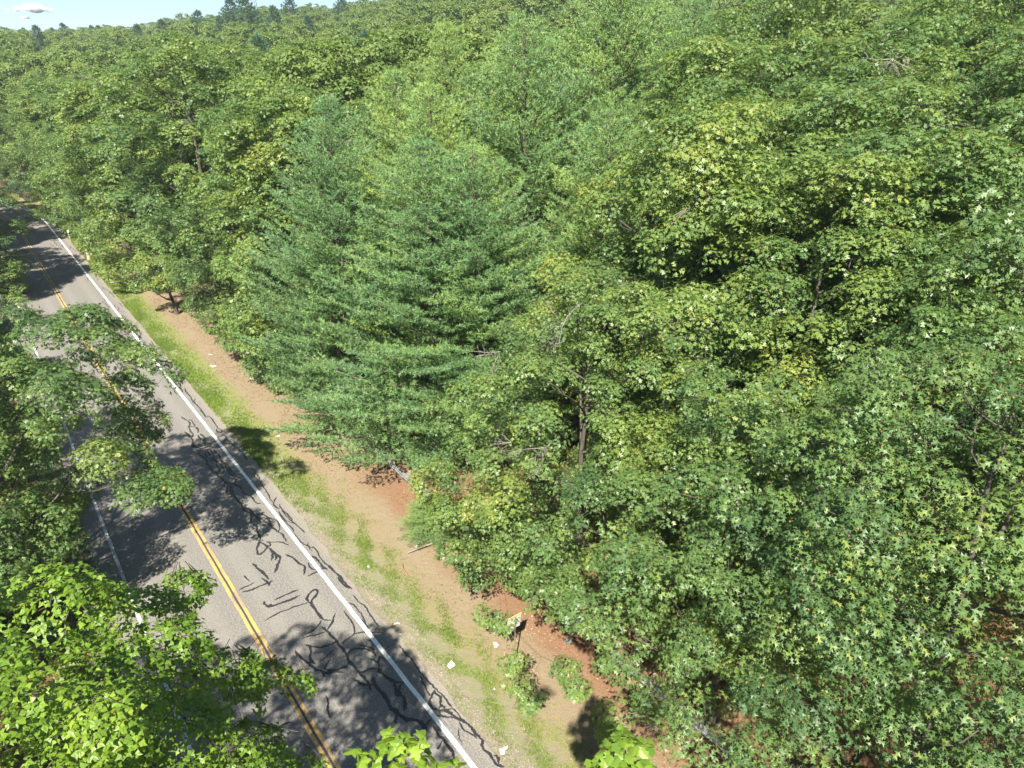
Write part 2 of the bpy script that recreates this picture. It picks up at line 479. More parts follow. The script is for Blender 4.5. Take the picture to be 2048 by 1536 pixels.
# ---------------------------------------------------------------- black crack sealing, each run a part of the road
TAR = """0.07|28.76,2.74 28.27,2.79 27.8,2.91 27.43,2.9 27.08,2.79 26.91,2.7
0.06|28.06,2.98 27.73,3.09 27.31,3.06 27,3.07 26.83,2.96 26.96,2.84 27.12,2.82
0.07|27.14,2.72 26.73,2.7 26.33,2.66 26.03,2.67 25.76,2.64 25.57,2.5
0.1|26.5,2.36 26.11,2.41 25.78,2.45 25.48,2.48 25.67,2.68
0.06|26.01,2.3 25.69,2.35 25.44,2.45
0.08|26.78,3.03 26.49,3.08 26.15,3.06 25.83,2.93
0.08|25.58,2.88 25.14,2.85 24.81,2.9 24.45,2.93 24.09,2.89 23.85,2.85
0.09|25.63,3.04 25.31,3.08 24.91,3.08 24.64,2.98 24.28,3.01 24.01,3.08
0.09|25.41,2.48 24.93,2.44 24.59,2.31 24.18,2.26 24.39,2.28 24.32,2.22 23.96,2.27
0.09|24.85,2.4 24.44,2.35 23.97,2.39 23.69,2.56 23.69,2.76 23.68,3 23.39,3.17 23.41,3.42
0.08|24.05,2.29 23.59,2.33 23.44,2.53 23.39,2.8 23.4,3.01
0.07|24.33,2.57 24.05,2.58 23.99,2.8 24.05,3.03 23.92,3.12
0.05|24.56,2.79 24.15,2.89 23.79,3.08 24.07,3.22
0.06|23.94,1.94 23.82,2.23 23.63,2.42 23.65,2.67
0.06|23.12,2.1 23.3,2.29 23.44,2.45
0.08|23.86,2.83 23.72,3.02 23.41,3.22 23.43,3.47
0.09|23.49,3.61 23.47,3.86 23.29,4.1 23.05,4.19
0.08|23.42,3.63 23.75,3.86 23.97,4.09 23.47,4.15 22.95,4.18 22.47,4.24 21.81,4.26
0.06|25.73,4.02 25.44,3.93 25.11,3.96 25.06,4.12 25.24,4.19 25.61,4.15 25.71,4.05
0.06|29.11,3.94 28.41,3.98 27.73,3.92
0.06|27.88,3.99 27.7,4.14 27.22,4.18 26.62,4.14 26.13,4.13 25.73,4.1
0.05|24.97,4.07 24.59,4.11 24.28,4.14 23.95,4.13
0.09|23.35,2.36 22.98,2.29 22.62,2.35 22.35,2.43 21.95,2.42 21.73,2.32 21.4,2.36 21.02,2.34 20.61,2.37 20.39,2.47 20.07,2.45 19.61,2.5 19.25,2.55
0.08|23.16,2.62 22.78,2.55 22.34,2.59 22.01,2.62 21.8,2.75
0.08|23.26,2.77 22.75,2.74 22.22,2.75 21.94,2.71 21.8,2.56
0.08|23.29,2.94 22.91,2.95 22.51,2.92 22.17,2.82 21.73,2.85 21.61,3.02
0.08|23.16,3.11 22.69,3.09 22.33,3.15 21.96,3.1 21.69,3.04
0.08|21.97,2.8 21.48,2.78 20.94,2.7 20.58,2.67 20.3,2.53
0.07|21.73,2.85 21.3,2.89 20.88,2.92 20.51,2.89 20.21,2.78 20.1,2.61 20.31,2.52
0.09|21.69,3.04 21.32,3.13 20.98,3.19 20.58,3.18 20.21,3.15 19.81,3.18 19.25,3.16
0.08|21.5,3.02 21.09,3.1 20.68,3.06 20.21,3.03 19.72,3.04 19.14,3.13
0.12|19.31,2.53 19.03,2.6 18.82,2.76 18.57,2.91 18.27,3.01 17.89,3.04
0.07|19.33,2.88 19.21,3.04 19,3.07 18.78,2.94 18.72,2.77
0.07|19.25,2.55 18.93,2.49 18.71,2.31 18.52,2.03
0.08|18.94,2.61 18.5,2.47 18.16,2.33 17.83,2.31
0.08|18.88,2.68 18.4,2.6 17.99,2.45 17.49,2.42
0.08|18.72,2.77 18.29,2.63 17.81,2.56 17.5,2.52
0.07|17.86,3.03 17.5,2.99 17.15,3.1 16.87,3.19 16.53,3.19 16.14,3.21 15.98,3.37
0.05|17.53,1.04 17.64,1.38 17.74,1.69 17.72,2.05 17.52,2.43
0.09|17.6,2.39 17.42,2.51 16.99,2.53 16.5,2.52 16.06,2.56 15.81,2.73 15.5,2.77 15.2,2.74 14.85,2.8 14.43,2.84
0.08|16.15,2.44 15.78,2.5 15.52,2.63 15.22,2.62 14.71,2.47
0.05|17.86,0.27 17.82,0.54 17.92,0.74 17.98,0.93
0.06|17.84,0.41 17.57,0.44 17.41,0.29
0.06|19.7,4.1 19.44,4.17 18.99,4.14 18.51,4.15 18.35,4.06 18.74,3.97 19.23,4.08
0.05|18.31,4.04 17.7,4.01 17.09,3.99 16.58,3.96 16.06,3.87 15.75,3.89
0.07|16.08,4.18 15.81,3.97 15.49,3.85 15.16,3.86 14.97,3.94
0.06|15.41,4.07 14.79,4.02 14.29,4.06 13.8,4.09 13.48,4.04
0.06|14.79,3.82 14.32,3.81 13.93,3.81 13.67,3.79
0.07|21.81,4.26 21.29,4.26 20.7,4.23
0.03|25.69,1.89 25.48,2.09 25.28,2.28
0.07|16.01,2.45 15.65,2.58 15.33,2.65 14.98,2.55 14.73,2.43 14.34,2.49 14.07,2.52 13.86,2.43
0.07|15.82,2.71 15.44,2.75 15.06,2.78 14.63,2.79 14.26,2.82
0.06|15.12,2.88 14.99,3.11 14.66,3.2 14.35,3.33 14.11,3.47 13.7,3.45 13.3,3.33 13.09,3.17
0.07|14.47,2.93 14.03,3.02 13.54,3.12 13.08,3.19 12.84,3.29 12.48,3.24 12.09,3.24
0.06|14.57,3.09 14.34,3.17 13.95,3.13 13.48,3.09
0.08|13.86,2.43 13.52,2.39 13.16,2.34 12.85,2.23
0.09|13.03,2.3 12.66,2.08 12.33,1.91 11.98,1.88 11.99,2.07 12.2,2.29 12.35,2.38 12.65,2.3 12.85,2.23
0.06|13.06,2.12 12.99,2.3 12.84,2.4
0.07|12.71,2.47 12.53,2.56 12.26,2.5 12.41,2.4
0.06|12.63,2.52 12.43,2.79 12.22,3.02 11.99,3.12 11.78,3.2
0.12|12.19,2.4 11.86,2.43 11.54,2.47 11.34,2.54
0.08|11.79,2.43 11.49,2.34 11.18,2.17
0.08|11.51,2.46 11.28,2.43 11.09,2.3
0.1|11.41,2.55 11.18,2.56 10.88,2.39 10.54,2.18 10.26,1.96
0.08|11.25,2.85 10.95,2.96 10.6,3.04 10.21,3.08 9.97,3.21 9.75,3.14 9.36,2.92
0.1|11.49,1.44 11.14,1.48 10.73,1.56 10.36,1.6 9.99,1.6
0.08|10.28,1.4 10.04,1.49 9.75,1.53 9.88,1.75
0.08|9.89,0.41 9.78,0.71 9.78,1.02 9.79,1.3 9.75,1.53 9.56,1.48
0.06|10.08,0.37 10.11,0.62 10.12,0.86 10.16,1.08
0.05|10.91,0.87 10.63,0.89 10.32,0.94
0.08|8.57,1.37 8.59,1.66 8.61,2.02 8.6,2.37
0.1|8.76,0.96 8.52,0.96 8.34,1.03 8.27,1.2 8.23,1.53 8.2,1.9 8.22,2.32
0.06|8.37,1.04 8.43,1.19
0.06|7.63,0.61 7.68,0.93 7.72,1.27 7.7,1.6 7.69,1.94 7.62,2.22 7.6,2.45
0.09|7.6,2.45 7.85,2.45 8.04,2.6 8.18,2.84 8.13,2.99 7.95,2.97 7.78,2.78 7.66,2.62 7.5,2.5 7.6,2.45
0.1|7.5,2.5 7.29,2.47 6.98,2.48 6.57,2.48 6.28,2.49
0.06|6.28,2.49 6.18,2.61 6.05,2.71
0.06|6.32,2.43 6.07,2.16 5.95,1.88 5.96,1.61
0.06|6.35,3.04 5.98,2.73 5.67,2.39
0.07|10.09,3.43 9.73,3.35 9.36,3.48
0.07|9.18,3.03 9.23,3.28 9.27,3.59 9.27,3.82 9.09,3.92
0.08|10.47,3.7 10.16,3.82 9.78,3.84 9.45,3.82 9.13,3.87
0.05|14.8,3.82 14.07,3.75 13.47,3.77 13,3.83 12.57,3.76
0.05|14.84,4 14.33,3.98 13.79,4.01 13.23,4.08 12.77,4.14 12.26,4.17
0.04|12.57,3.76 12.18,3.75 11.7,3.75 11.23,3.87 10.72,3.86
0.04|13.81,3.82 13.42,3.99 13.21,4.11
0.04|11.51,4.01 11.21,3.9 10.98,4 11.07,4.08
0.05|11.07,4.08 10.56,4.06 10.18,3.98 9.67,3.99 9.27,4.04
0.09|9.4,4.06 8.98,4.07 8.6,4.12 8.24,4.15 7.72,4.13 7.27,4.22
0.09|8.37,4.06 7.85,4.04 7.35,4.11
0.05|6.92,4.09 6.44,4.08 6.01,4.16 5.57,4.12 5.17,4.1
0.05|5.48,4.08 5.17,4.1 4.85,4.08 4.56,4.1
0.05|6.31,3.37 5.97,3.35 5.62,3.36 5.21,3.31 4.81,3.13
0.05|6.59,3.71 6.38,3.83 6.01,3.84 5.55,3.83 5.1,3.75 4.66,3.67
0.04|4.8,3.15 4.73,3.39 4.34,3.98
0.07|6.05,2.85 5.82,2.6 5.64,2.38
0.09|5.92,2.28 5.67,2.34 5.31,2.38 4.96,2.43 4.72,2.42 4.38,2.44 4.01,2.44 3.7,2.37 3.37,2.41 3,2.43 2.67,2.47 2.3,2.46 1.92,2.4
0.06|5.61,2.32 5.65,2.07 5.74,1.77 5.79,1.45
0.08|5.25,1.55 5.04,1.71 4.89,1.95 4.87,2.22 4.84,2.44
0.08|5.45,1.38 5.26,1.49 4.98,1.44 4.75,1.32 4.47,1.27 4.28,1.33
0.09|5.37,0.99 5.05,0.99 4.66,1.09 4.34,1.15 4.03,1.22 3.85,1.37 3.5,1.35
0.07|4.37,0.65 4.29,0.88 4.13,1.13
0.06|4.54,2.16 4.43,1.89 4.28,1.44
0.07|4.18,1.88 4,1.63 3.83,1.46
0.09|3.9,1.5 3.74,1.58 3.57,1.77 3.51,2.01 3.49,2.21
0.09|3.81,1.39 3.63,1.5 3.5,1.74 3.28,2.02
0.05|4.65,2.48 4.71,2.73 4.8,3.02 4.82,3.21 4.72,3.45 4.53,3.71 4.21,4.09
0.05|5.67,3.36 5.28,3.32 4.96,3.21 4.75,3.03
0.06|4.05,2.46 4.13,2.7 4.02,2.96 3.8,3.17 3.53,3.28 3.27,3.29
0.08|4.15,3.03 3.96,3.21 3.73,3.34 3.46,3.31
0.08|3.31,3.06 3.12,3.14 2.97,3.2 3.14,3.32 3.21,3.43
0.05|2.96,3.21 2.7,3.09
0.05|3.21,3.43 2.99,3.45 2.8,3.43
0.08|3,2.33 2.89,2.55 2.86,2.81 2.73,3.05
0.12|2.73,3.05 2.41,3.08 2.07,3.14 1.86,3.23 1.63,3.21
0.08|1.8,3.24 1.62,3.45 1.5,3.51
0.11|1.77,3.22 1.47,3.12 1.13,3.02
0.1|1.57,3.42 1.41,3.19 1.18,3.13 0.96,3.18 0.72,3.08 0.48,2.9
0.09|2.77,2.15 2.48,2.25 2.23,2.42 2.14,2.61
0.12|2.49,2.72 2.17,2.62 1.82,2.64 1.48,2.67 1.19,2.64 0.89,2.61 0.63,2.67 0.38,2.72 0.13,2.81 -0.07,3.02 -0.26,3.11 -0.52,3.12 -0.74,2.97
0.08|0.87,2.53 0.63,2.67 0.43,2.59 0.19,2.4
0.08|-0.36,3.47 -0.42,3.27 -0.52,3.13
0.06|0.25,2.72 -0.01,2.73
0.06|2.7,1.05 2.39,0.99 2.06,0.83 1.84,0.78 1.7,0.79
0.05|2.38,-0.72 2.41,-0.53 2.35,-0.29
0.07|-0.22,2.27 -0.38,2.56
0.04|4.22,3.41 4.06,3.55 3.83,3.71
0.03|3.5,3.97 3.4,3.81 3.32,3.63
0.05|5.38,3.73 5.04,3.71 4.59,3.63 4.18,3.65 3.92,3.62
0.05|3.33,4.22 3.07,4.23 2.71,4.24 2.34,4.27 2.02,4.25 1.53,4.2 1.19,4.23 0.77,4.25 0.44,4.28 0.02,4.31 -0.41,4.27
0.05|1.51,4.17 1.28,4.06 0.94,4.02 0.68,3.96 0.48,3.94
0.07|0.65,4.24 0.52,4.06 0.39,3.89 0.24,3.74 0.05,3.71 -0.13,3.79 -0.31,3.97 -0.41,4.27
0.09|0.38,3.83 0.19,3.75 -0.01,3.74 -0.21,3.87
0.06|-0.2,3.88 -0.01,4.07 0.26,4.17 0.49,4.15 0.63,4.2
0.06|0.27,4.27 0.07,4.08 -0.14,4.08 -0.32,4.03
0.06|-0.22,3.85 -0.4,3.82
0.06|-0.34,3.6 -0.41,3.75 -0.59,3.93 -0.76,4.11 -0.97,4.19
0.08|-0.31,3.97 -0.48,4.09 -0.69,4.15 -0.96,4.23 -1.13,4.31 -1.41,4.35 -1.67,4.34 -1.91,4.36 -2.08,4.37 -2.21,4.25 -2.4,4.21 -2.63,4.27 -2.82,4.23 -3.08,4.25 -3.29,4.36
0.05|-1,4.16 -1.34,4.11 -1.52,4.15 -1.71,4.24 -1.93,4.28
0.04|-0.38,4.28 -0.65,4.31 -0.96,4.29 -1.13,4.31
0.08|-0.62,3.37 -0.85,3.36 -1.06,3.32 -1.28,3.37 -1.58,3.36 -1.81,3.37 -1.98,3.31 -2.23,3.22
0.06|-0.85,3.36 -0.88,3.5
0.06|-1.28,3.31 -1.41,3.14 -1.46,3.01
0.07|-2.73,4.35 -2.9,4.39 -3.07,4.28
0.03|-1.18,4 -1.49,3.85 -1.81,3.77
0.05|46.72,3.29 45.78,3.2 44.54,2.93
0.05|44.58,3.19 43.95,3.09 43.04,3.06 42.2,2.99 41.39,2.88 40.75,3.02 40.24,3.27
0.03|39.74,2.81 39.33,3.07 38.87,3.15
0.05|37.66,2.1 37.02,2.19 36.5,2.25
0.03|37.33,2.93 37.12,3.34
0.04|47.83,3.86 46.56,3.83 45.27,3.89
0.06|43.61,3.85 42.64,3.9 41.8,3.96 41.28,3.91 41.24,3.66
0.05|40.67,3.83 39.96,3.92 39.45,3.74 38.55,3.84 37.63,3.97 36.61,4.02 35.77,4.11 34.97,4.17
0.05|36.68,3.67 35.7,3.69 34.92,3.73 33.97,3.78 33.04,3.83 32.44,3.71
0.04|36.04,3.49 34.74,3.36
0.05|33.34,3.44 32.88,3.35 32.31,3.43
0.06|33.29,4.08 32.58,3.99 31.55,3.99 30.75,3.95 29.91,3.99 28.96,4 27.63,3.94
0.05|31.06,4.19 30.36,3.82
0.04|40.98,3.42 40.12,3.42 39.42,3.79
0.03|32.64,0.58 32.37,0.83 32.55,1.02
0.03|27.46,1.32 26.64,1.32
0.04|27.04,1.51 26.69,1.62"""
tarm = simple_mat('crack_tar', (.012, .012, .014), (.035, .034, .036), 14, .5, .5)


def catmull(P, sub=5):
    P = np.array(P, float)
    Q = np.vstack([2 * P[0] - P[1], P, 2 * P[-1] - P[-2]])
    out = []
    for i in range(1, len(Q) - 2):
        for k in range(sub):
            u = k / sub
            out.append(.5 * ((2 * Q[i]) + (-Q[i - 1] + Q[i + 1]) * u + (2 * Q[i - 1] - 5 * Q[i] + 4 * Q[i + 1] - Q[i + 2]) * u * u + (-Q[i - 1] + 3 * Q[i] - 3 * Q[i + 1] + Q[i + 2]) * u ** 3))
    out.append(Q[-2])
    return np.array(out)


for k, line in enumerate(TAR.strip().split('\n')):
    w, pts = line.split('|')
    w = float(w) * 1.35
    P = catmull([tuple(map(float, p.split(','))) for p in pts.split()])
    n = len(P)
    P[1:-1] += rng.normal(0, .012, (n - 2, 2))
    T = np.gradient(P, axis=0); T /= np.linalg.norm(T, axis=1)[:, None] + 1e-9
    Nn = np.stack([-T[:, 1], T[:, 0]], 1)
    u = np.linspace(0, 1, n)
    wd = w * .5 * (.85 + .35 * np.sin(u * n * .5 + k) * .5 + rng.normal(0, .08, n)) * np.clip(np.minimum(u, 1 - u) * n * .35 + .25, .25, 1)
    V = []; RT = []
    for sg in (-1, 1):
        q = P + Nn * (wd * sg)[:, None]
        x, y = road_xy(q[:, 0], q[:, 1])
        zt = .03 + .015 * np.clip(1 - np.abs(q[:, 1]) / 3.6, 0, 1) + .0018 + k * .00003
        V.append(np.stack([x, y, zt], 1))
    i = np.arange(n - 1)
    link('tar_seal', np_mesh('tar_seal', np.concatenate(V), np.stack([i, i + 1, i + n + 1, i + n], 1), tarm), road)
# sealing carries on up the far half of the right lane, too fine to pick apart
paths = []
for k in range(34):
    s0 = rng.uniform(40, 95); t0 = rng.choice([2.6, 4.0, 3.9, 3.2]) + rng.normal(0, .25)
    m_ = rng.integers(4, 9)
    P = np.stack([s0 + np.cumsum(rng.uniform(.3, .8, m_)), t0 + np.cumsum(rng.normal(0, .16, m_))], 1)
    P[:, 1] = np.clip(P[:, 1], .5, 4.35)
    P = catmull(P, 3); n = len(P)
    T = np.gradient(P, axis=0); T /= np.linalg.norm(T, axis=1)[:, None]
    Nn = np.stack([-T[:, 1], T[:, 0]], 1); V = []
    for sg in (-1, 1):
        q = P + Nn * .03 * sg; x, y = road_xy(q[:, 0], q[:, 1])
        V.append(np.stack([x, y, .03 + .015 * np.clip(1 - np.abs(q[:, 1]) / 3.6, 0, 1) + .0015 - k * .00002], 1))
    i = np.arange(n - 1); paths.append((np.concatenate(V), np.stack([i, i + 1, i + n + 1, i + n], 1)))
V, F = join(paths)
tag(link('fine_tar_seal', np_mesh('fine_tar_seal', V, F, tarm), road), kind='stuff')


# ---------------------------------------------------------------- verge plants, litter
def blades(n, s_rng, tfun, hmin, hmax, wid, per, mt, name, label, seed, dens=None, lean=.5, cat='grass'):
    r = np.random.default_rng(seed)
    s = r.uniform(*s_rng, n); t = tfun(r, s)
    if dens is not None:
        keep = r.uniform(0, 1, n) < dens(s, t); s, t = s[keep], t[keep]
    n = len(s)
    x, y = road_xy(s, t); z = height(x, y)
    base = np.repeat(np.stack([x, y, z], 1), per, 0); N_ = n * per
    base[:, :2] += r.normal(0, .03, (N_, 2))
    a = r.uniform(0, 2 * np.pi, N_); h = r.uniform(hmin, hmax, N_); w = wid * r.uniform(.6, 1.4, N_)
    d = np.stack([np.cos(a), np.sin(a)], 1)
    side = np.stack([-d[:, 1], d[:, 0], 0 * a], 1) * (w / 2)[:, None]
    tip = base + np.concatenate([d * (h * lean * r.uniform(.3, 1.6, N_))[:, None], h[:, None]], 1)
    V = np.stack([base - side, base + side, tip], 1).reshape(-1, 3)
    F = np.arange(N_ * 3).reshape(-1, 3)
    tone = np.repeat(r.uniform(0, 1, n), per) * .7 + r.uniform(0, .3, N_)
    o = link(name, np_mesh(name, V, F, mt, {'tone': tone}))
    tag(o, label, cat, kind='stuff')
    return o


def blob(s, t, seed, sc=1.6):
    r = np.random.default_rng(seed); v = 0 * s
    for k in range(5):
        a, b, c, d = r.uniform(.4, 1.6, 4) * sc; v = v + np.sin(s * a * .7 + c * 7 + k) * np.cos(t * b * 1.7 + d * 5)
    return v / 2.2


blades(56000, (14, 150), lambda r, s: 4.5 + np.abs(r.normal(0, .75, len(s))) + .12 * r.uniform(0, 1, len(s)), .05, .16, .028, 4, M['grass'], 'verge_grass',
       'bright green short grass along the far part of the verge', 1, lambda s, t: np.clip(.72 + .7 * blob(s, t, 3) - (t > 6.4) * .5, 0, 1) * (0.35 + .65 * sstep(16, 24, s)))
blades(42000, (-8, 18), lambda r, s: 5.75 + .12 * np.sin(s * .6) + r.normal(0, .62, len(s)), .03, .08, .02, 3, M['grass'], 'verge_grass',
       'thin mossy green weeds in a strip on the sandy near verge', 2, lambda s, t: np.clip(.36 + .55 * blob(s, t, 4, 2.4), 0, 1))
blades(4500, (-8, 30), lambda r, s: r.uniform(4.5, 9.5, len(s)), .03, .08, .022, 3, M['grass'], 'sparse_weeds',
       'sparse small weeds scattered over the brown dirt', 3, lambda s, t: np.clip(.1 + 1.0 * blob(s, t, 9, 2.0), 0, 1))
blades(10000, (60, 150), lambda r, s: r.uniform(4.8, 11.5, len(s)), .2, .75, .05, 4, M['weed'], 'tall_weeds',
       'tall yellow and rusty weeds around the old posts', 4, lambda s, t: np.clip(.3 + 1.0 * blob(s, t, 5, .6), 0, 1))
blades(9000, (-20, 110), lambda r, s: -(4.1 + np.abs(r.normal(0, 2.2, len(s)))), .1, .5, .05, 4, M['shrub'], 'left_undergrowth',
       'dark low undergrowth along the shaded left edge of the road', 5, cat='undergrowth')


def flakes(n, s_rng, t_rng, size, seed, name, label, dens=None, mt=None):
    r = np.random.default_rng(seed)
    s = r.uniform(*s_rng, n); t = r.uniform(*t_rng, n)
    if dens is not None:
        k = r.uniform(0, 1, n) < dens(s, t); s, t = s[k], t[k]
    n = len(s); x, y = road_xy(s, t); z = height(x, y) + .012 + r.uniform(0, .03, n)
    c = np.stack([x, y, z], 1)
    a = r.uniform(0, 2 * np.pi, n); L_ = size * r.uniform(.5, 1.5, n); nrm = np.stack([r.normal(0, .4, n), r.normal(0, .4, n), np.ones(n)], 1)
    nrm /= np.linalg.norm(nrm, axis=1)[:, None]
    d = np.stack([np.cos(a), np.sin(a), 0 * a], 1); d -= nrm * (d * nrm).sum(1)[:, None]; e = np.cross(nrm, d)
    q = [c - d * L_[:, None] * .5, c + e * (L_ * .3)[:, None] + nrm * .006, c + d * L_[:, None] * .5, c - e * (L_ * .3)[:, None]]
    V = np.stack(q, 1).reshape(-1, 3); F = np.arange(n * 4).reshape(-1, 4)
    o = link(name, np_mesh(name, V, F, mt or M['litter'], {'tone': r.uniform(0, 1, n)}))
    tag(o, label, 'leaf litter', kind='stuff')


flakes(34000, (-8, 60), (6.2, 13), .075, 11, 'leaf_litter', 'pale dead leaves lying on the dirt at the edge of the wood',
       lambda s, t: np.clip((t - 7.0) * .5 + .9 * blob(s, t, 6, 1.2) + .5 * (s > 14), .03, 1) * (.25 + .75 * sstep(12, 22, s) + .75 * (s < 2)))
flakes(9000, (-12, 60), (11, 30), .12, 12, 'leaf_litter', 'brown dead leaves on the forest floor under the oaks')
flakes(1500, (-8, 100), (4.3, 6.5), .05, 13, 'leaf_litter', 'scattered leaf bits along the sandy road edge')
flakes(500, (-8, 100), (-4.0, 4.3), .045, 14, 'leaf_litter', 'few leaf bits lying on the asphalt')

gm_ = simple_mat('gravel', (.16, .145, .12), (.34, .32, .28), 30, .9)
r = np.random.default_rng(31); n = 5200
s_ = r.uniform(-8, 60, n); t_ = 4.5 + np.abs(r.normal(0, .45, n)); x, y = road_xy(s_, t_)
c = np.stack([x, y, height(x, y) + .004], 1); q = r.uniform(.012, .035, n)[:, None]
o4 = [np.array([1., 0, 0]), np.array([-.5, .87, 0]), np.array([-.5, -.87, 0]), np.array([0, 0, .9])]
rot = r.uniform(0, 6.28, n); ca, sa = np.cos(rot)[:, None], np.sin(rot)[:, None]
V = np.stack([c + q * np.concatenate([v[0] * ca - v[1] * sa, v[0] * sa + v[1] * ca, np.full((n, 1), v[2])], 1) for v in o4], 1).reshape(-1, 3)
b0 = (np.arange(n) * 4)[:, None, None]; F = (np.array([(0, 1, 3), (1, 2, 3), (2, 0, 3)])[None] + b0).reshape(-1, 3)
tag(link('gravel', np_mesh('gravel', V, F, gm_)), 'loose gravel crumbs along the broken edge of the asphalt', 'gravel', kind='stuff')


# ---------------------------------------------------------------- foliage templates (unit leaf along +x, face +z)
def tpl(verts, tris):
    return np.array(verts, float), np.array(tris)


OAK_HI = tpl([(0, 0, 0), (.5, .10, .02), (1, 0, -.10), (.5, -.10, .02), (.18, 0, .01), (.42, 0, .02), (.40, .30, -.05), (.40, -.30, -.05),
              (.48, 0, .02), (.74, 0, -.01), (.80, .33, -.09), (.80, -.33, -.09)],
             [(0, 3, 1), (1, 3, 2), (4, 5, 6), (4, 7, 5), (8, 9, 10), (8, 11, 9)])
OAK_MID = tpl([(0, 0, 0), (.5, .085, .02), (1, 0, -.10), (.5, -.085, .02), (.2, 0, .01), (.48, .33, -.06), (.48, -.33, -.06), (.5, 0, .015), (.80, .31, -.09), (.80, -.31, -.09)],
              [(0, 3, 1), (1, 3, 2), (4, 6, 5), (7, 9, 8)])
OAK_3 = tpl([(.1, .06, 0), (.1, -.06, 0), (1, 0, -.08), (.2, 0, .01), (.50, .34, -.06), (.50, -.34, -.06), (.48, 0, .01), (.82, .30, -.09), (.82, -.30, -.09)],
            [(0, 1, 2), (3, 5, 4), (6, 8, 7)])
LEAF_LO = tpl([(0, 0, 0), (.5, .32, .0), (1, 0, -.06), (.5, -.32, .0)], [(0, 3, 1), (1, 3, 2)])
_mo = [(0, 0), (.06, .20), (.02, .42), (.30, .30), (.52, .56), (.60, .24), (.80, .20), (1.0, 0), (.80, -.20), (.60, -.24), (.52, -.56), (.30, -.30), (.02, -.42), (.06, -.20)]
MAPLE_HI = tpl([(.35, 0, .05)] + [(x, y, -.22 * abs(y) - .12 * x * x) for x, y in _mo], [(0, i + 1, (i + 1) % 14 + 1) for i in range(14)])
_mm = [(0, 0), (.10, .42), (.38, .28), (.6, .5), (1.0, 0), (.6, -.5), (.38, -.28), (.10, -.42)]
MAPLE_MID = tpl([(x, y, -.2 * abs(y) - .1 * x) for x, y in _mm], [(0, 2, 1), (2, 4, 3), (0, 4, 2), (0, 6, 4), (4, 6, 5), (0, 7, 6)])

MAPLE_LO = tpl([(0, 0, 0), (.22, .5, -.1), (.56, .2, -.05), (1, 0, -.16), (.56, -.2, -.05), (.22, -.5, -.1)], [(0, 2, 1), (0, 3, 2), (0, 4, 3), (0, 5, 4)])


def nrmz(a):
    return a / (np.linalg.norm(a, axis=-1, keepdims=True) + 1e-9)


def stamp(tp, P, X, Zn, Ls):
    """stamp the template at P with x axis X, normal Zn, length Ls"""
    tv, tf = tp
    X = nrmz(X); Y = nrmz(np.cross(Zn, X)); Zn = np.cross(X, Y)
    V = P[:, None] + Ls[:, None, None] * (tv[None, :, 0:1] * X[:, None] + tv[None, :, 1:2] * Y[:, None] + tv[None, :, 2:3] * Zn[:, None])
    n = len(P)
    F = (tf[None] + (np.arange(n) * len(tv))[:, None, None]).reshape(-1, 3)
    return V.reshape(-1, 3), F, len(tf)


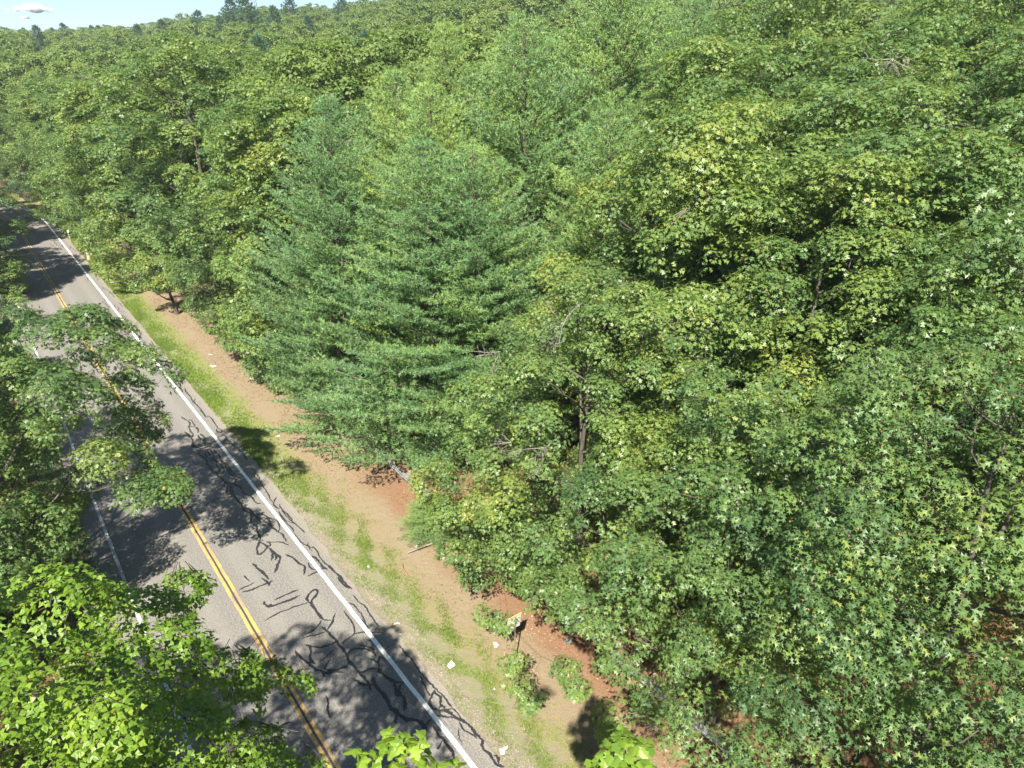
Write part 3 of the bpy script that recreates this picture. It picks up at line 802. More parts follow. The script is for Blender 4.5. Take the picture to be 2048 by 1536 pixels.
def broadleaf(seed, H=16, R=4.4, zb=4.5, clumps=120, ros=40, per=6, leaf=.18, tp=OAK_MID, crad=(.75, 1.25), peak=.45, tr=.2,
              extra=(), buds=True, lobes=.2, lean=(0, 0), hollow=.45, sides=5, droop=.0, twigs=7, dead=0):
    """one broadleaved tree: returns trunk geometry, leaf geometry, rosette table"""
    r = np.random.default_rng(seed)
    ph = r.uniform(0, 6.28, 6)

    def rad(a, h):
        base = np.sqrt(np.clip(1 - ((h - peak) / (1.04 - peak if h > peak else peak + .12)) ** 2, 0, 1))
        return R * base * (1 + lobes * np.sin(2 * a + ph[0]) * .6 + lobes * np.sin(3 * a + ph[1] + 5 * h) + lobes * .6 * np.sin(5 * a + ph[2] + 9 * h))
    C = []; tries = 0; mind = .8 * (R / 4.4) * (120 / clumps) ** .33
    while len(C) < clumps and tries < clumps * 60:
        tries += 1
        h = r.uniform(0, 1) ** .85; a = r.uniform(0, 6.283); q = max(hollow, r.uniform(0, 1) ** .4)
        rr = max(rad(a, h) - .6, .1) * q
        p = np.array([rr * math.cos(a) + lean[0] * h, rr * math.sin(a) + lean[1] * h, zb + h * (H - zb - .5)])
        if all(np.sum((p - c) ** 2) > mind ** 2 for c in C[-400:]):
            C.append(p)
    C = [*C, *[np.array(e[:3], float) for e in extra]]
    C = np.array(C); nC = len(C)
    rc = r.uniform(*crad, nC)
    for k, e in enumerate(extra):
        rc[nC - len(extra) + k] = e[3]
    # trunk and limbs
    nt = 9; tz = np.linspace(0, .84, nt)
    wx = np.cumsum(r.normal(0, .10, nt)) * .8; wy = np.cumsum(r.normal(0, .10, nt)) * .8; wx -= wx[0]; wy -= wy[0]
    TP = np.stack([wx + lean[0] * np.clip(tz - .2, 0, 1), wy + lean[1] * np.clip(tz - .2, 0, 1), tz * H], 1)
    TR = tr * (1 - tz) ** 1.35 + .025; TR[0] *= 1.35
    paths = [(TP, TR)]
    LP = [TP[3:]]; LR = [TR[3:]]
    nl = 10
    for k in range(nl):
        i = 2 + int((nt - 3) * k / nl); b = TP[i]; a = k * 2.4 + r.uniform(-.3, .3)
        hh = (b[2] - zb) / (H - zb)
        ln = R * r.uniform(.6, .85) * (1 - .35 * max(hh, 0))
        e = b + np.array([math.cos(a) * ln, math.sin(a) * ln, ln * r.uniform(.5, 1.1)])
        if e[2] > H - 2.2: e[2] = H - 2.2
        u = np.linspace(0, 1, 6)[:, None]
        mid = (b + e) / 2 + np.array([0, 0, -.12 * ln]) + r.normal(0, .25, 3)
        P = (1 - u) ** 2 * b + 2 * u * (1 - u) * mid + u ** 2 * e
        rad_ = np.linspace(TR[i] * .6, .025, 6)
        paths.append((P, rad_)); LP.append(P[1:]); LR.append(rad_[1:])
    LPa = np.concatenate(LP); LRa = np.concatenate(LR)
    order = np.argsort(np.hypot(C[:, 0], C[:, 1]) + .25 * np.abs(C[:, 2] - zb - .3 * (H - zb)))
    for ci in order:
        c = C[ci]
        d = np.linalg.norm(LPa - (c - np.array([0, 0, .5])), axis=1) + (LPa[:, 2] > c[2]) * 1.2
        j = int(np.argmin(d)); b = LPa[j]
        ln = np.linalg.norm(c - b)
        mid = (b + c) / 2 + r.normal(0, .10 * ln, 3) + np.array([0, 0, .08 * ln if c[2] < b[2] else -.12 * ln])
        u = np.linspace(0, 1, 6)[:, None]
        P = (1 - u) ** 2 * b + 2 * u * (1 - u) * mid + u ** 2 * c + r.normal(0, .03, (6, 3)) * np.sin(u * 3.14)
        q0 = min(LRa[j] * .8, .045)
        paths.append((P, np.linspace(q0, q0 * .4 + .004, 6)))
        LPa = np.vstack([LPa, P[3:]]); LRa = np.concatenate([LRa, np.full(3, q0 * .7 + .003)])
    # rosettes
    boost = np.ones(nC); boost[nC - len(extra):] = 1.8 if len(extra) else 1
    bare = []
    dead_c = r.choice(nC - len(extra), dead, replace=False) if dead else []
    for ci in dead_c:
        boost[ci] = .12
        c = C[ci]; o_ = nrmz(np.array([c[0], c[1], .5 * R * r.normal(0, .4)]))
        for q in range(5):
            d0 = nrmz(o_ + r.normal(0, .55, 3)); l0 = r.uniform(.6, 1.3); p0 = c - o_ * .5
            p1 = p0 + d0 * l0 * .5 + r.normal(0, .06, 3); p2 = p0 + d0 * l0 + r.normal(0, .12, 3)
            bare.append((np.array([p0, p1, p2]), np.array([.020, .014, .007])))
            for w in range(4):
                u0 = r.uniform(.2, 1); b0 = p0 + (p2 - p0) * u0; dd = nrmz(d0 + r.normal(0, .7, 3)); l1 = r.uniform(.2, .5)
                bare.append((np.array([b0, b0 + dd * l1 * .5 + r.normal(0, .03, 3), b0 + dd * l1]), np.array([.011, .009, .005])))
    idx = np.repeat(np.arange(nC), (boost * ros * (rc / np.mean(crad)) ** 2).astype(int).clip(3))
    n = len(idx)
    ctr = np.array([lean[0] * .5, lean[1] * .5, zb + (H - zb) * .4])
    out = nrmz(C - ctr)
    d = nrmz(r.normal(0, 1, (n, 3)) + np.array([0, 0, .45]) + out[idx] * .75)
    rr = rc[idx] * (.55 + .45 * r.uniform(0, 1, n) ** .5)
    P = C[idx] + d * rr[:, None] * np.array([1, 1, .72])
    P[:, 2] -= droop * (np.hypot(*(P[:, :2].T)) / R) ** 2
    Nn = nrmz(d * .6 + np.array([0, 0, .7]) + r.normal(0, .25, (n, 3)))
    ctone = r.uniform(0, 1, nC)
    rtone = ctone[idx] * .45 + r.uniform(0, .35, n)
    # a few hanging twigs from clump centres
    tw = r.choice(n, min(n, nC * twigs), replace=False)
    for j in tw:
        paths.append((np.array([C[idx[j]] * .6 + P[j] * .4, P[j]]), np.array([.008, .004])))
    trunk = join([tubes([p for p in paths[:11]], sides), tubes([p for p in paths[11:] if len(p[0]) > 3], 3)])
    small = [p for p in paths if len(p[0]) <= 3]
    TV, TF = join([trunk, tubes(small, 3)]) if small else trunk
    # leaves
    li = np.repeat(np.arange(n), per); m = len(li)
    az = (np.tile(np.arange(per), n) / per * 2 * np.pi) + np.repeat(r.uniform(0, 6.28, n), per) + r.normal(0, .25, m)
    A = nrmz(np.cross(Nn, np.array([.3, .95, .1]))); B = np.cross(Nn, A)
    dirn = A[li] * np.cos(az)[:, None] + B[li] * np.sin(az)[:, None]
    tilt = r.normal(.0, .28, m)
    X = nrmz(dirn + Nn[li] * tilt[:, None] + np.array([0, 0, -.18]))
    Zn = nrmz(Nn[li] + r.normal(0, .28, (m, 3)))
    Ls = leaf * r.uniform(.65, 1.2, m)
    LPp = P[li] + X * (.03 + .1 * leaf) + r.normal(0, leaf * .10, (m, 3))
    tone = rtone[li] + r.uniform(0, .22, m)
    return dict(dead=tubes(bare, 3) if bare else None, trunk=(TV, TF), leaf=(LPp, X, Zn, Ls, tone), ros=(P, Nn), tp=tp, buds=buds, leafsize=leaf, H=H)


def crown_mesh(g, name, mt):
    P, X, Zn, Ls, tone = g['leaf']
    V, F, k = stamp(g['tp'], P, X, Zn, Ls)
    tn = np.repeat(tone, k); mi = np.zeros(len(F), np.int32)
    if g['buds']:
        r = np.random.default_rng(5)
        p, nn = g['ros']; s = (r.uniform(0, 1, len(p)) < .7) & (np.sin(p[:, 0] * 1.3 + p[:, 2]) + np.sin(p[:, 1] * 1.7) > -.3); p = p[s] + nn[s] * .01; nn = nn[s]; m = len(p)
        a = nrmz(np.cross(nn, r.normal(0, 1, (m, 3)))); b = np.cross(nn, a); q = g['leafsize'] * .11
        bv = np.stack([p - a * q, p + a * q, p + nn * q * 1.6 + b * q], 1).reshape(-1, 3)
        bf = np.arange(m * 3).reshape(-1, 3) + len(V)
        V = np.concatenate([V, bv]); F = np.concatenate([F, bf]); tn = np.concatenate([tn, np.zeros(m)]); mi = np.concatenate([mi, np.ones(m, np.int32)])
    return np_mesh(name, V, F, [mt, M['bud']], {'tone': tn}, mi)


def pine(seed, H=20, R=4.2, zb=2.0, step=.56, nb=6, needles=10, nl=.22, nw=.045, tuft=.17, top=.12, tr=.2, updraft=.5, sub=1.15, bare=.14):
    r = np.random.default_rng(seed)
    paths = []; nt = 8; tz = np.linspace(0, 1, nt)
    TP = np.stack([.15 * np.sin(tz * 4 + seed), .15 * np.sin(tz * 3 + 2 * seed), tz * H], 1); TP[0, :2] = 0
    paths.append((TP, tr * (1 - tz) ** .85 + .02))
    pos = []; dr = []; bt = []
    z = zb
    while z < H - .3:
        h = (z - zb) / (H - zb)
        prof = R * (1 - h ** 1.8) ** .9 * min(1, .9 + h * .8) + .2
        a0 = r.uniform(0, 6.28)
        for k in range(nb):
            if r.uniform() < .07: continue
            a = a0 + k * 6.283 / nb + r.normal(0, .2); L_ = prof * r.uniform(.72, 1.12)
            rise = updraft * (.15 + .9 * h) + r.normal(0, .06)
            u = np.linspace(0, 1, 6)
            tx = np.interp(z, TP[:, 2], TP[:, 0]); ty = np.interp(z, TP[:, 2], TP[:, 1])
            B = np.stack([tx + np.cos(a) * L_ * u, ty + np.sin(a) * L_ * u, z + L_ * (rise * u + .16 * u ** 2 - .1 * u * (1 - u) * 2)], 1)
            paths.append((B, np.linspace(max(.015, .012 * L_), .006, 6)))
            dirb = nrmz(B[-1] - B[0]); sd = np.array([-math.sin(a), math.cos(a), 0])
            ntw = max(3, int(L_ / .26 * sub)); btn = r.uniform()
            for j in range(ntw):
                q = bare + (1 - bare) * (j + r.uniform(.2, .8)) / ntw
                b = np.array([np.interp(q, u, B[:, i]) for i in range(3)])
                sg = 1 if j % 2 else -1
                l2 = (.30 + .34 * L_ * (1.08 - q) ** .8) * r.uniform(.7, 1.15)
                dd = nrmz(dirb * r.uniform(.5, .9) + sd * sg * r.uniform(.5, .9) + np.array([0, 0, r.uniform(.0, .35)]))
                e = b + dd * l2
                if l2 > .5: paths.append((np.array([b, e]), np.array([.01, .005])))
                m = max(1, int(l2 / tuft))
                for i in range(m):
                    f = (i + .8) / m
                    pos.append(b + (e - b) * f + r.normal(0, .035, 3)); dr.append(nrmz(dd + np.array([0, 0, .35]))); bt.append(btn)
            pos.append(B[-1]); dr.append(dirb); bt.append(btn)
        z += step * r.uniform(.8, 1.2) * (1 - .35 * h)
    for i in range(6):
        pos.append(TP[-1] + np.array([0, 0, .1 * i - .3])); dr.append(np.array([0, 0, 1.])); bt.append(.5)
    pos = np.array(pos); dr = np.array(dr); bt = np.array(bt); n = len(pos)
    li = np.repeat(np.arange(n), needles); m = len(li)
    X = nrmz(dr[li] * r.uniform(.3, 1.3, m)[:, None] + r.normal(0, .62, (m, 3)))
    S = nrmz(np.cross(X, r.normal(0, 1, (m, 3)))) * nw * .5
    p = pos[li]; L_ = nl * r.uniform(.7, 1.2, m)
    V = np.stack([p - S, p + S, p + X * L_[:, None]], 1).reshape(-1, 3)
    tone = bt[li] * .3 + np.repeat(r.uniform(0, .5, n), needles) + r.uniform(0, .25, m)
    long_ = tubes([q for q in paths if len(q[0]) > 3], 5); sh = [q for q in paths if len(q[0]) <= 3]
    TV, TF = join([long_, tubes(sh, 3)]) if sh else long_
    return dict(trunk=(TV, TF), needles=(V, np.arange(m * 3).reshape(-1, 3), tone), H=H)


class Kind:
    """shared meshes of one sort of tree: crown and trunk"""
    def __init__(s, name, g, leafm, bark, single=None):
        s.name = name; s.g = g; s.H = g['H']
        if 'needles' in g:
            V, F, tone = g['needles']; s.crown = np_mesh(name + '_crown', V, F, leafm, {'tone': tone})
        else:
            s.crown = crown_mesh(g, name + '_crown', leafm)
        if g.get('dead'):
            TV, TF = join([g['trunk'], g['dead']])
            mi = np.zeros(len(TF), np.int32); mi[len(g['trunk'][1]):] = 1
            s.trunk = np_mesh(name + '_trunk', TV, TF, [bark, M['deadwood']], mat_idx=mi, smooth=True)
        else:
            s.trunk = np_mesh(name + '_trunk', *g['trunk'], bark, smooth=True)
        s.leafm = leafm; s.proto = None


COUNT = {}


def plant(kind, name, x, y, H, label, cat='tree', group=None, rz=None, wide=1.0, z=None):
    e = bpy.data.objects.new(name, None); COL.objects.link(e)
    e.location = (x, y, (hz(x, y) if z is None else z) - .05)
    sc = H / kind.H
    e.rotation_euler = (0, 0, random.uniform(0, 6.28) if rz is None else rz)
    e.scale = (sc * wide, sc * wide, sc)
    e.empty_display_size = .5
    tag(e, label, cat, group)
    c = link('crown', kind.crown, e); c['kind'] = 'stuff'
    link('trunk', kind.trunk, e)
    return e


def near_leaves(e, kind, count=300, size=1.0, parts_label=None):
    """the largest-showing leaves of a near tree, each an object of its own"""
    P, X, Zn, Ls, tone = kind.g['leaf']
    sc = np.array(e.scale); a = e.rotation_euler[2]; ca, sa = math.cos(a), math.sin(a)
    W = P * sc; W = np.stack([W[:, 0] * ca - W[:, 1] * sa, W[:, 0] * sa + W[:, 1] * ca, W[:, 2]], 1) + np.array(e.location)
    d = W - np.array([0, 0, CAM_H]); cp, sp_ = math.cos(PITCH), math.sin(PITCH)
    dep = d[:, 1] * cp - d[:, 2] * sp_; up = d[:, 1] * sp_ + d[:, 2] * cp
    u = 1420 * d[:, 0] / dep; v = -1420 * up / dep
    ok = (dep > .8) & (np.abs(u) < 1010) & (np.abs(v) < 755)
    idx = np.where(ok)[0]
    if not len(idx): return
    # front-most leaf of each small patch of the picture, nearest first
    key = ((u[idx] // 22).astype(int) * 1000 + (v[idx] // 22).astype(int)); od = np.argsort(dep[idx]); seen = set(); pick = []
    for j in od:
        if key[j] in seen: continue
        seen.add(key[j]); pick.append(idx[j])
        if len(pick) >= count: break
    tv, tf = kind.g['tp']
    meshes = [np_mesh(kind.name + '_leaf', tv, tf, kind.leafm, {'tone': np.full(len(tf), t_)}) for t_ in (.2, .45, .7, .95)]
    for j in pick:
        xx = X[j] / np.linalg.norm(X[j]); yy = np.cross(Zn[j], xx); yy /= np.linalg.norm(yy); zn = np.cross(xx, yy)
        L_ = Ls[j] * 1.02 * size
        o = link('leaf', meshes[random.randrange(4)], e)
        p = P[j] + zn * .012
        o.matrix_basis = Matrix(((xx[0] * L_, yy[0] * L_, zn[0] * L_, p[0]), (xx[1] * L_, yy[1] * L_, zn[1] * L_, p[1]),
                                 (xx[2] * L_, yy[2] * L_, zn[2] * L_, p[2]), (0, 0, 0, 1)))

# ---------------------------------------------------------------- the sorts of tree
K = {}
K['oakA'] = Kind('oak', broadleaf(11, 16, 4.7, 3.0, 108, 68, 6, .205, OAK_3, dead=5, crad=(.85, 1.45)), M['oak'], M['bark'])
K['oakB'] = Kind('oak', broadleaf(12, 16, 4.6, 3.4, 104, 68, 6, .205, OAK_3, dead=6, crad=(.85, 1.45), lobes=.26, peak=.5), M['oak'], M['bark'])
K['oakC'] = Kind('oak', broadleaf(13, 16, 4.9, 2.6, 113, 66, 6, .21, OAK_3, dead=5, crad=(.85, 1.5), lobes=.24, peak=.4), M['oak'], M['bark'])
K['oakT'] = Kind('tall_oak', broadleaf(14, 20, 5.2, .8, 163, 56, 6, .26, OAK_3, dead=5, crad=(.85, 1.5), lobes=.25, peak=.42, tr=.26), M['oak'], M['bark'])
K['oakD'] = Kind('open_oak', broadleaf(15, 21, 6.2, 3.0, 145, 58, 6, .27, OAK_3, dead=12, crad=(.9, 1.6), lobes=.3, peak=.5, tr=.3, hollow=.3), M['oak'], M['bark'])
K['midA'] = Kind('oak_mid', broadleaf(21, 16, 4.4, 4, 80, 30, 5, .30, LEAF_LO, buds=False, sides=4, twigs=1), M['oakfar'], M['bark'])
K['midB'] = Kind('oak_mid', broadleaf(22, 16, 4.3, 4, 85, 30, 5, .30, LEAF_LO, buds=False, sides=4, lobes=.28, twigs=1), M['oakfar'], M['bark'])
K['midC'] = Kind('oak_mid', broadleaf(23, 17, 4.8, 3, 95, 28, 5, .32, LEAF_LO, buds=False, sides=4, lobes=.24, twigs=1), M['oakfar'], M['bark'])
K['farA'] = Kind('oak_far', broadleaf(31, 16, 4.8, 5, 60, 26, 4, .46, LEAF_LO, buds=False, sides=3, crad=(.9, 1.4), twigs=0), M['oakfar'], M['bark'])
K['farB'] = Kind('oak_far', broadleaf(32, 15, 4.6, 5, 55, 26, 4, .46, LEAF_LO, buds=False, sides=3, crad=(.9, 1.5), lobes=.28, twigs=0), M['oakfar'], M['bark'])
K['small'] = Kind('small_oak', broadleaf(16, 6.6, 3.3, 2.9, 46, 36, 6, .22, OAK_3, crad=(.55, .95), tr=.16, peak=.4), M['oak'], M['bark'])
K['pineA'] = Kind('pine', pine(41, 20, 6.0, .8), M['pine'], M['barkpine'])
K['pineB'] = Kind('pine', pine(42, 20, 5.7, 1.6, updraft=.6), M['pine'], M['barkpine'])
K['pineC'] = Kind('pine', pine(43, 18, 6.2, .5, nb=6, updraft=.3), M['pine'], M['barkpine'])
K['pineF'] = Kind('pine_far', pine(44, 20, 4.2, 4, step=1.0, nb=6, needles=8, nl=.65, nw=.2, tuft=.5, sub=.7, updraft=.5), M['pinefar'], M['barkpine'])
K['shrubA'] = Kind('shrub', broadleaf(51, 3.2, 1.7, .2, 34, 26, 6, .13, OAK_MID, crad=(.35, .6), buds=False, tr=.04, twigs=2), M['shrub'], M['bark'])
K['shrubB'] = Kind('shrub', broadleaf(52, 4.5, 1.8, .3, 44, 26, 6, .14, OAK_MID, crad=(.4, .65), buds=False, tr=.05, twigs=2), M['shrub'], M['bark'])


def rw(s, t):
    x, y = road_xy(s, t); return float(x), float(y)


def rel(base, pts):
    return [(p[0] - base[0], p[1] - base[1], p[2] - .0, p[3]) for p in pts]


placed = []          # (x, y, radius) of every tree standing


def put(kind, name, x, y, H, label, group=None, wide=1.0, rz=None, cat='tree', r=2.6, z=None):
    placed.append((x, y, r))
    return plant(K[kind] if isinstance(kind, str) else kind, name, x, y, H, label, cat, group, rz, wide, z)


# --- the near oaks and maples, each grown for its own place
b = rw(1.0, 11.2)
hang = rel(b, [(-.42, 19.5, 2.3, .55), (-1.1, 19.7, 2.4, .5), (.1, 16.3, 2.6, .5), (.5, 15.8, 2.4, .5), (-.1, 16.9, 2.9, .5), (1.7, 16.9, 2.6, .55), (2.0, 16.2, 2.6, .5),
               (-2.2, 20.9, 4.5, .8), (-1.2, 21.4, 6, .9), (-2.7, 22.6, 5, .8), (-1.7, 21.6, 3.6, .8), (3.5, 18.1, 6, .9), (1.6, 19.4, 4.6, .8), (.6, 20.2, 4.2, .7), (4.6, 17.6, 3.4, .8)])
g = broadleaf(61, 14.2, 5.8, 2.2, 205, 60, 6, .175, OAK_3, dead=15, crad=(.6, 1.1), extra=hang, lobes=.22, peak=.42, twigs=12)
K['front'] = Kind('front_oak', g, M['oak'], M['bark'])
e_front = put('front', 'oak_tree', b[0], b[1], 13.6, 'broad glossy oak behind the guardrail with low leafy limbs hanging over the red dirt', rz=0, r=4)
b = rw(-12.0, 10.6)
K['near'] = Kind('near_oak', broadleaf(62, 15, 6.2, 4.5, 215, 40, 6, .205, OAK_HI, dead=8, hollow=.55, crad=(.7, 1.15), lobes=.2, peak=.5, tr=.24, twigs=9), M['oak'], M['bark'])
e_near = put('near', 'oak_tree', b[0], b[1], 15.0, 'nearest oak with the largest star-shaped leaves, bottom right corner', rz=.6, r=4.5)
b = rw(-6.0, 10.9)
K['near2'] = Kind('second_oak', broadleaf(63, 12.5, 4.4, 1.6, 143, 54, 6, .185, OAK_3, dead=8, crad=(.6, 1.05), lobes=.24, twigs=10), M['oak'], M['bark'])
e_near2 = put('near2', 'oak_tree', b[0], b[1], 12.2, 'lower oak filling in between the front oak and the nearest large-leaved oak', rz=1.1, r=3.4)
b = rw(13.8, -7.8)
over = rel(b, [(-12.9, 22.9, 5.6, .8), (-13.6, 23.9, 5.4, .8), (-14.0, 22.6, 5.6, .9), (-14.6, 23.8, 5.6, 1.), (-15.0, 25.0, 6.6, 1.), (-15.6, 26.2, 8.2, 1.), (-16.6, 26.4, 10.0, 1.1), (-15.2, 22.6, 7.0, 1.1), (-17.2, 27.0, 10.8, 1.1), (-16.6, 27.8, 10.0, 1.), (-18.0, 27.6, 10.4, 1.1), (-15.8, 26.6, 9.4, 1.1)])
K['over'] = Kind('overhanging_oak', broadleaf(64, 13.6, 5.8, 3.2, 190, 56, 6, .19, OAK_3, dead=7, crad=(.65, 1.1), extra=over, lobes=.25, lean=(.6, .4), twigs=9), M['oak'], M['bark'])
e_over = put('over', 'oak_tree', b[0], b[1], 13.6, 'oak on the left whose branches reach out over the double yellow line', rz=0, r=4)
b = rw(-5.6, -8.4)
shoots = rel(b, [(-5.0, 9.6, 10.8, .55), (-4.8, 10.3, 10.2, .5), (-4.4, 10.6, 9.8, .4), (-6.0, 10.4, 12.0, .5), (-5.4, 8.6, 12.2, .6), (-4.1, 8.2, 10.2, .45), (-3.7, 8.7, 9.6, .4), (-6.6, 11.2, 11.4, .5), (-4.2, 7.4, 11.2, .5), (-5.0, 6.2, 13.2, .55), (-5.6, 9.0, 11.2, .8), (-5.9, 7.8, 12.2, .8), (-5.0, 7.6, 11.4, .75), (-6.4, 9.6, 11.8, .8), (-5.3, 9.8, 10.0, .7), (-4.7, 9.0, 9.6, .6), (-4.6, 8.0, 10.0, .6), (-5.4, 6.6, 12.6, .8), (-4.5, 6.6, 11.4, .6), (-6.6, 8.4, 12.8, .8)])
K['mapleL'] = Kind('maple', broadleaf(65, 14.8, 4.7, 5.0, 210, 56, 6, .094, MAPLE_LO, hollow=.62, crad=(.5, .9), extra=shoots, lobes=.28, buds=True, droop=.6, twigs=10), M['maple'], M['bark'])
e_maple = put('mapleL', 'maple_tree', b[0], b[1], 14.9, 'bright yellow-green maple crown in the lower left corner beside the road', rz=0, r=4)
b = rw(-15.2, -8.6)
gt = [(-.90, 3.1, 16.05, .15), (-.72, 3.05, 16.2, .15), (-.62, 3.15, 15.95, .15), (-.42, 3.05, 15.95, .12), (-.8, 3.1, 15.85, .15)]
K['sprig'] = Kind('tall_maple', broadleaf(66, 13.5, 2.4, 7, 18, 26, 6, .105, MAPLE_HI, crad=(.5, .9), extra=rel(b, gt), buds=False, twigs=4), M['maple'], M['bark'])
e_sprig = put('sprig', 'maple_tree', b[0], b[1], 13.5, 'maple below the camera, its large-leaved top twigs showing at the bottom edge', rz=0, r=3)
b = (1.5, 5.2)
K['slim'] = Kind('slim_maple', broadleaf(67, 12.6, .85, 9.8, 12, 20, 6, .125, MAPLE_MID, crad=(.3, .5), buds=False, tr=.05, twigs=4), M['maple'], M['bark'])
e_slim = put('slim', 'maple_tree', 1.4, 6.3, 12.7, 'slender lime-green maple shoot by the verge at the bottom edge', rz=0, r=1.5)

# --- left side of the road
put('oakC', 'oak_tree', *rw(6.0, -13.5), 12.0, 'dark green oak between the lower left maple and the overhanging oak', rz=.3)
put('oakB', 'oak_tree', *rw(-3.5, -12.0), 13.5, 'oak behind the lower left maple, at the left edge')
put('oakA', 'oak_tree', *rw(23.0, -10.2), 13.0, 'oak at the left edge just beyond the overhanging oak', wide=.9)
put('oakC', 'oak_tree', *rw(-16, -11.5), 15.0, 'oak at the left edge below the bright maple')
put('oakA', 'oak_tree', *rw(30, -9.5), 8.2, 'low dark oak at the left edge beside the worn white line')
put('pineC', 'pine_tree', *rw(40, -7.4), 7.5, 'small bluish pine poking out at the left edge over the worn white line', cat='pine')
put('oakA', 'oak_tree', *rw(52, -8.6), 9.5, 'low dark oak leaning in from the left edge')
put('oakT', 'oak_tree', *rw(66, -5.2), 11.8, 'shaded oak whose boughs cover the far left lane', wide=1.5)
put('oakC', 'oak_tree', *rw(79, -7.2), 12, 'shaded oak behind the one over the far left lane')
put('oakB', 'oak_tree', *rw(91, -6.8), 12.5, 'oak where the road vanishes at the left edge', wide=1.25)
put('oakC', 'oak_tree', *rw(103, -6.6), 13.5, 'last oak on the left of the road before the bend', wide=1.25)
for k, (s, t, H) in enumerate([(-10.5, -11.5, 15.0), (-21, -9.5, 14), (-16, -14, 16), (-24, -12, 15.5), (-33, -9, 14), (45, -14, 13), (58, -13, 13), (12, -14.5, 13), (-2, -14, 14)]):
    put(['oakA', 'oakB', 'oakC'][k % 3], 'oak_tree', *rw(s, t), H, 'roadside oak in the closed wood left of the road', group='oaks left of the road, mostly outside the picture')

# --- right side, up the road
put('oakT', 'oak_tree', -14.6, 45.5, 19.6, 'tall leafy oak at the wood edge just left of the pines', rz=1.0, wide=1.0, r=4)
put('oakT', 'oak_tree', -17.6, 52.5, 18.5, 'tall oak behind the one left of the pines', rz=2.4, r=3.5)
put('oakD', 'oak_tree', -26.5, 62.0, 22.4, 'largest open-crowned oak with a dark hollow of bare limbs in its middle', rz=.4, wide=1.12, r=5)
put('small', 'oak_tree', -30.0, 60.7, 6.6, 'small oak with a bare dark trunk standing on the verge', rz=2, r=2.5)
put('oakT', 'oak_tree', -36.5, 70.0, 20.0, 'oak with pale foliage over the posts on the far verge', rz=5, wide=1.1, r=4)
put('oakD', 'oak_tree', -43.0, 79.0, 20.0, 'wide pale oak right of the far end of the road', rz=3, r=4.5)
put('oakT', 'oak_tree', -54.0, 93.5, 19.0, 'oak beside the far bend of the road', rz=1.5, wide=1.1, r=4)
put('oakC', 'oak_tree', *rw(128, 9), 15, 'oak on the outside of the road bend', wide=1.2)
put('oakA', 'oak_tree', *rw(140, 9), 15, 'second oak on the outside of the road bend', wide=1.2)
put('oakB', 'oak_tree', *rw(118, 8.6), 13, 'lower oak at the start of the road bend')
put('oakT', 'oak_tree', -64.0, 104.5, 19.5, 'oak closing the view where the road bends away', rz=.5, wide=1.1, r=4)
put('oakC', 'oak_tree', -24.0, 55.5, 11, 'low oak filling the edge between the tall oaks', rz=2.2, r=3)
# pines
put('pineC', 'pine_tree', *rw(14.6, 12.8), 17.0, 'front white pine whose low boughs sweep over the guardrail end', cat='pine', rz=.2, wide=1.12, r=3.2)
put('pineA', 'pine_tree', -9.4, 38.6, 18.6, 'left front white pine with layered boughs down to the dirt', cat='pine', rz=1.2, wide=1.0, r=3)
put('pineB', 'pine_tree', .6, 42, 21.8, 'tallest blue-green white pine with its bare leader showing', cat='pine', rz=2, wide=1.1, r=3.2)
put('pineA', 'pine_tree', -6.6, 44.5, 19.8, 'blue-green white pine left of the tallest one', cat='pine', rz=3, wide=1.0, r=3)
put('pineB', 'pine_tree', 6.6, 47, 22.0, 'white pine right of the tallest one with a ragged open top', cat='pine', rz=4, wide=1.1, r=3.2)
put('pineA', 'pine_tree', -4.6, 54, 21.0, 'bright green pine behind the blue-green pines', cat='pine', rz=5, wide=.9, r=3)
put('pineC', 'pine_tree', 4.6, 36.0, 17.6, 'yellow-green white pine right of centre in front of the tallest', cat='pine', rz=5.6, wide=1.05, r=3)
put('pineC', 'pine_tree', 10.5, 56, 18.6, 'pale pine tip half hidden behind the right-hand oaks', cat='pine', rz=1, r=3)
put('pineB', 'pine_tree', 10.8, 46.5, 18.2, 'pale blue-green pine at the right end of the pine group', cat='pine', rz=2.7, wide=1.05, r=3)
put('pineB', 'pine_tree', -2.0, 34.5, 16.8, 'middle white pine above the guardrail between the front pines', cat='pine', rz=.9, wide=1.1, r=3)
put('pineA', 'pine_tree', 4.4, 43.5, 18.5, 'pine filling the gap between the tallest pine and the yellow-green one', cat='pine', rz=.4, r=2.5)
put('pineA', 'pine_tree', -4.2, 39.5, 19.2, 'pine in the heart of the pine group', cat='pine', rz=2.2, wide=1.1, r=2.5)
put('pineC', 'pine_tree', 3.2, 27.5, 5.0, 'young yellow-green pine under the front oak', cat='pine', rz=.9, r=1.5)
put('pineC', 'pine_tree', *rw(5.2, 10.9), 3.6, 'low pine sapling beside the guardrail on red needles', cat='pine', rz=2.9, wide=1.5, r=1.5)
put('pineC', 'pine_tree', *rw(8.6, 9.0), 2.2, 'small pine sapling spreading over the red dirt before the rail', cat='pine', rz=.4, wide=2.2, r=1.2)

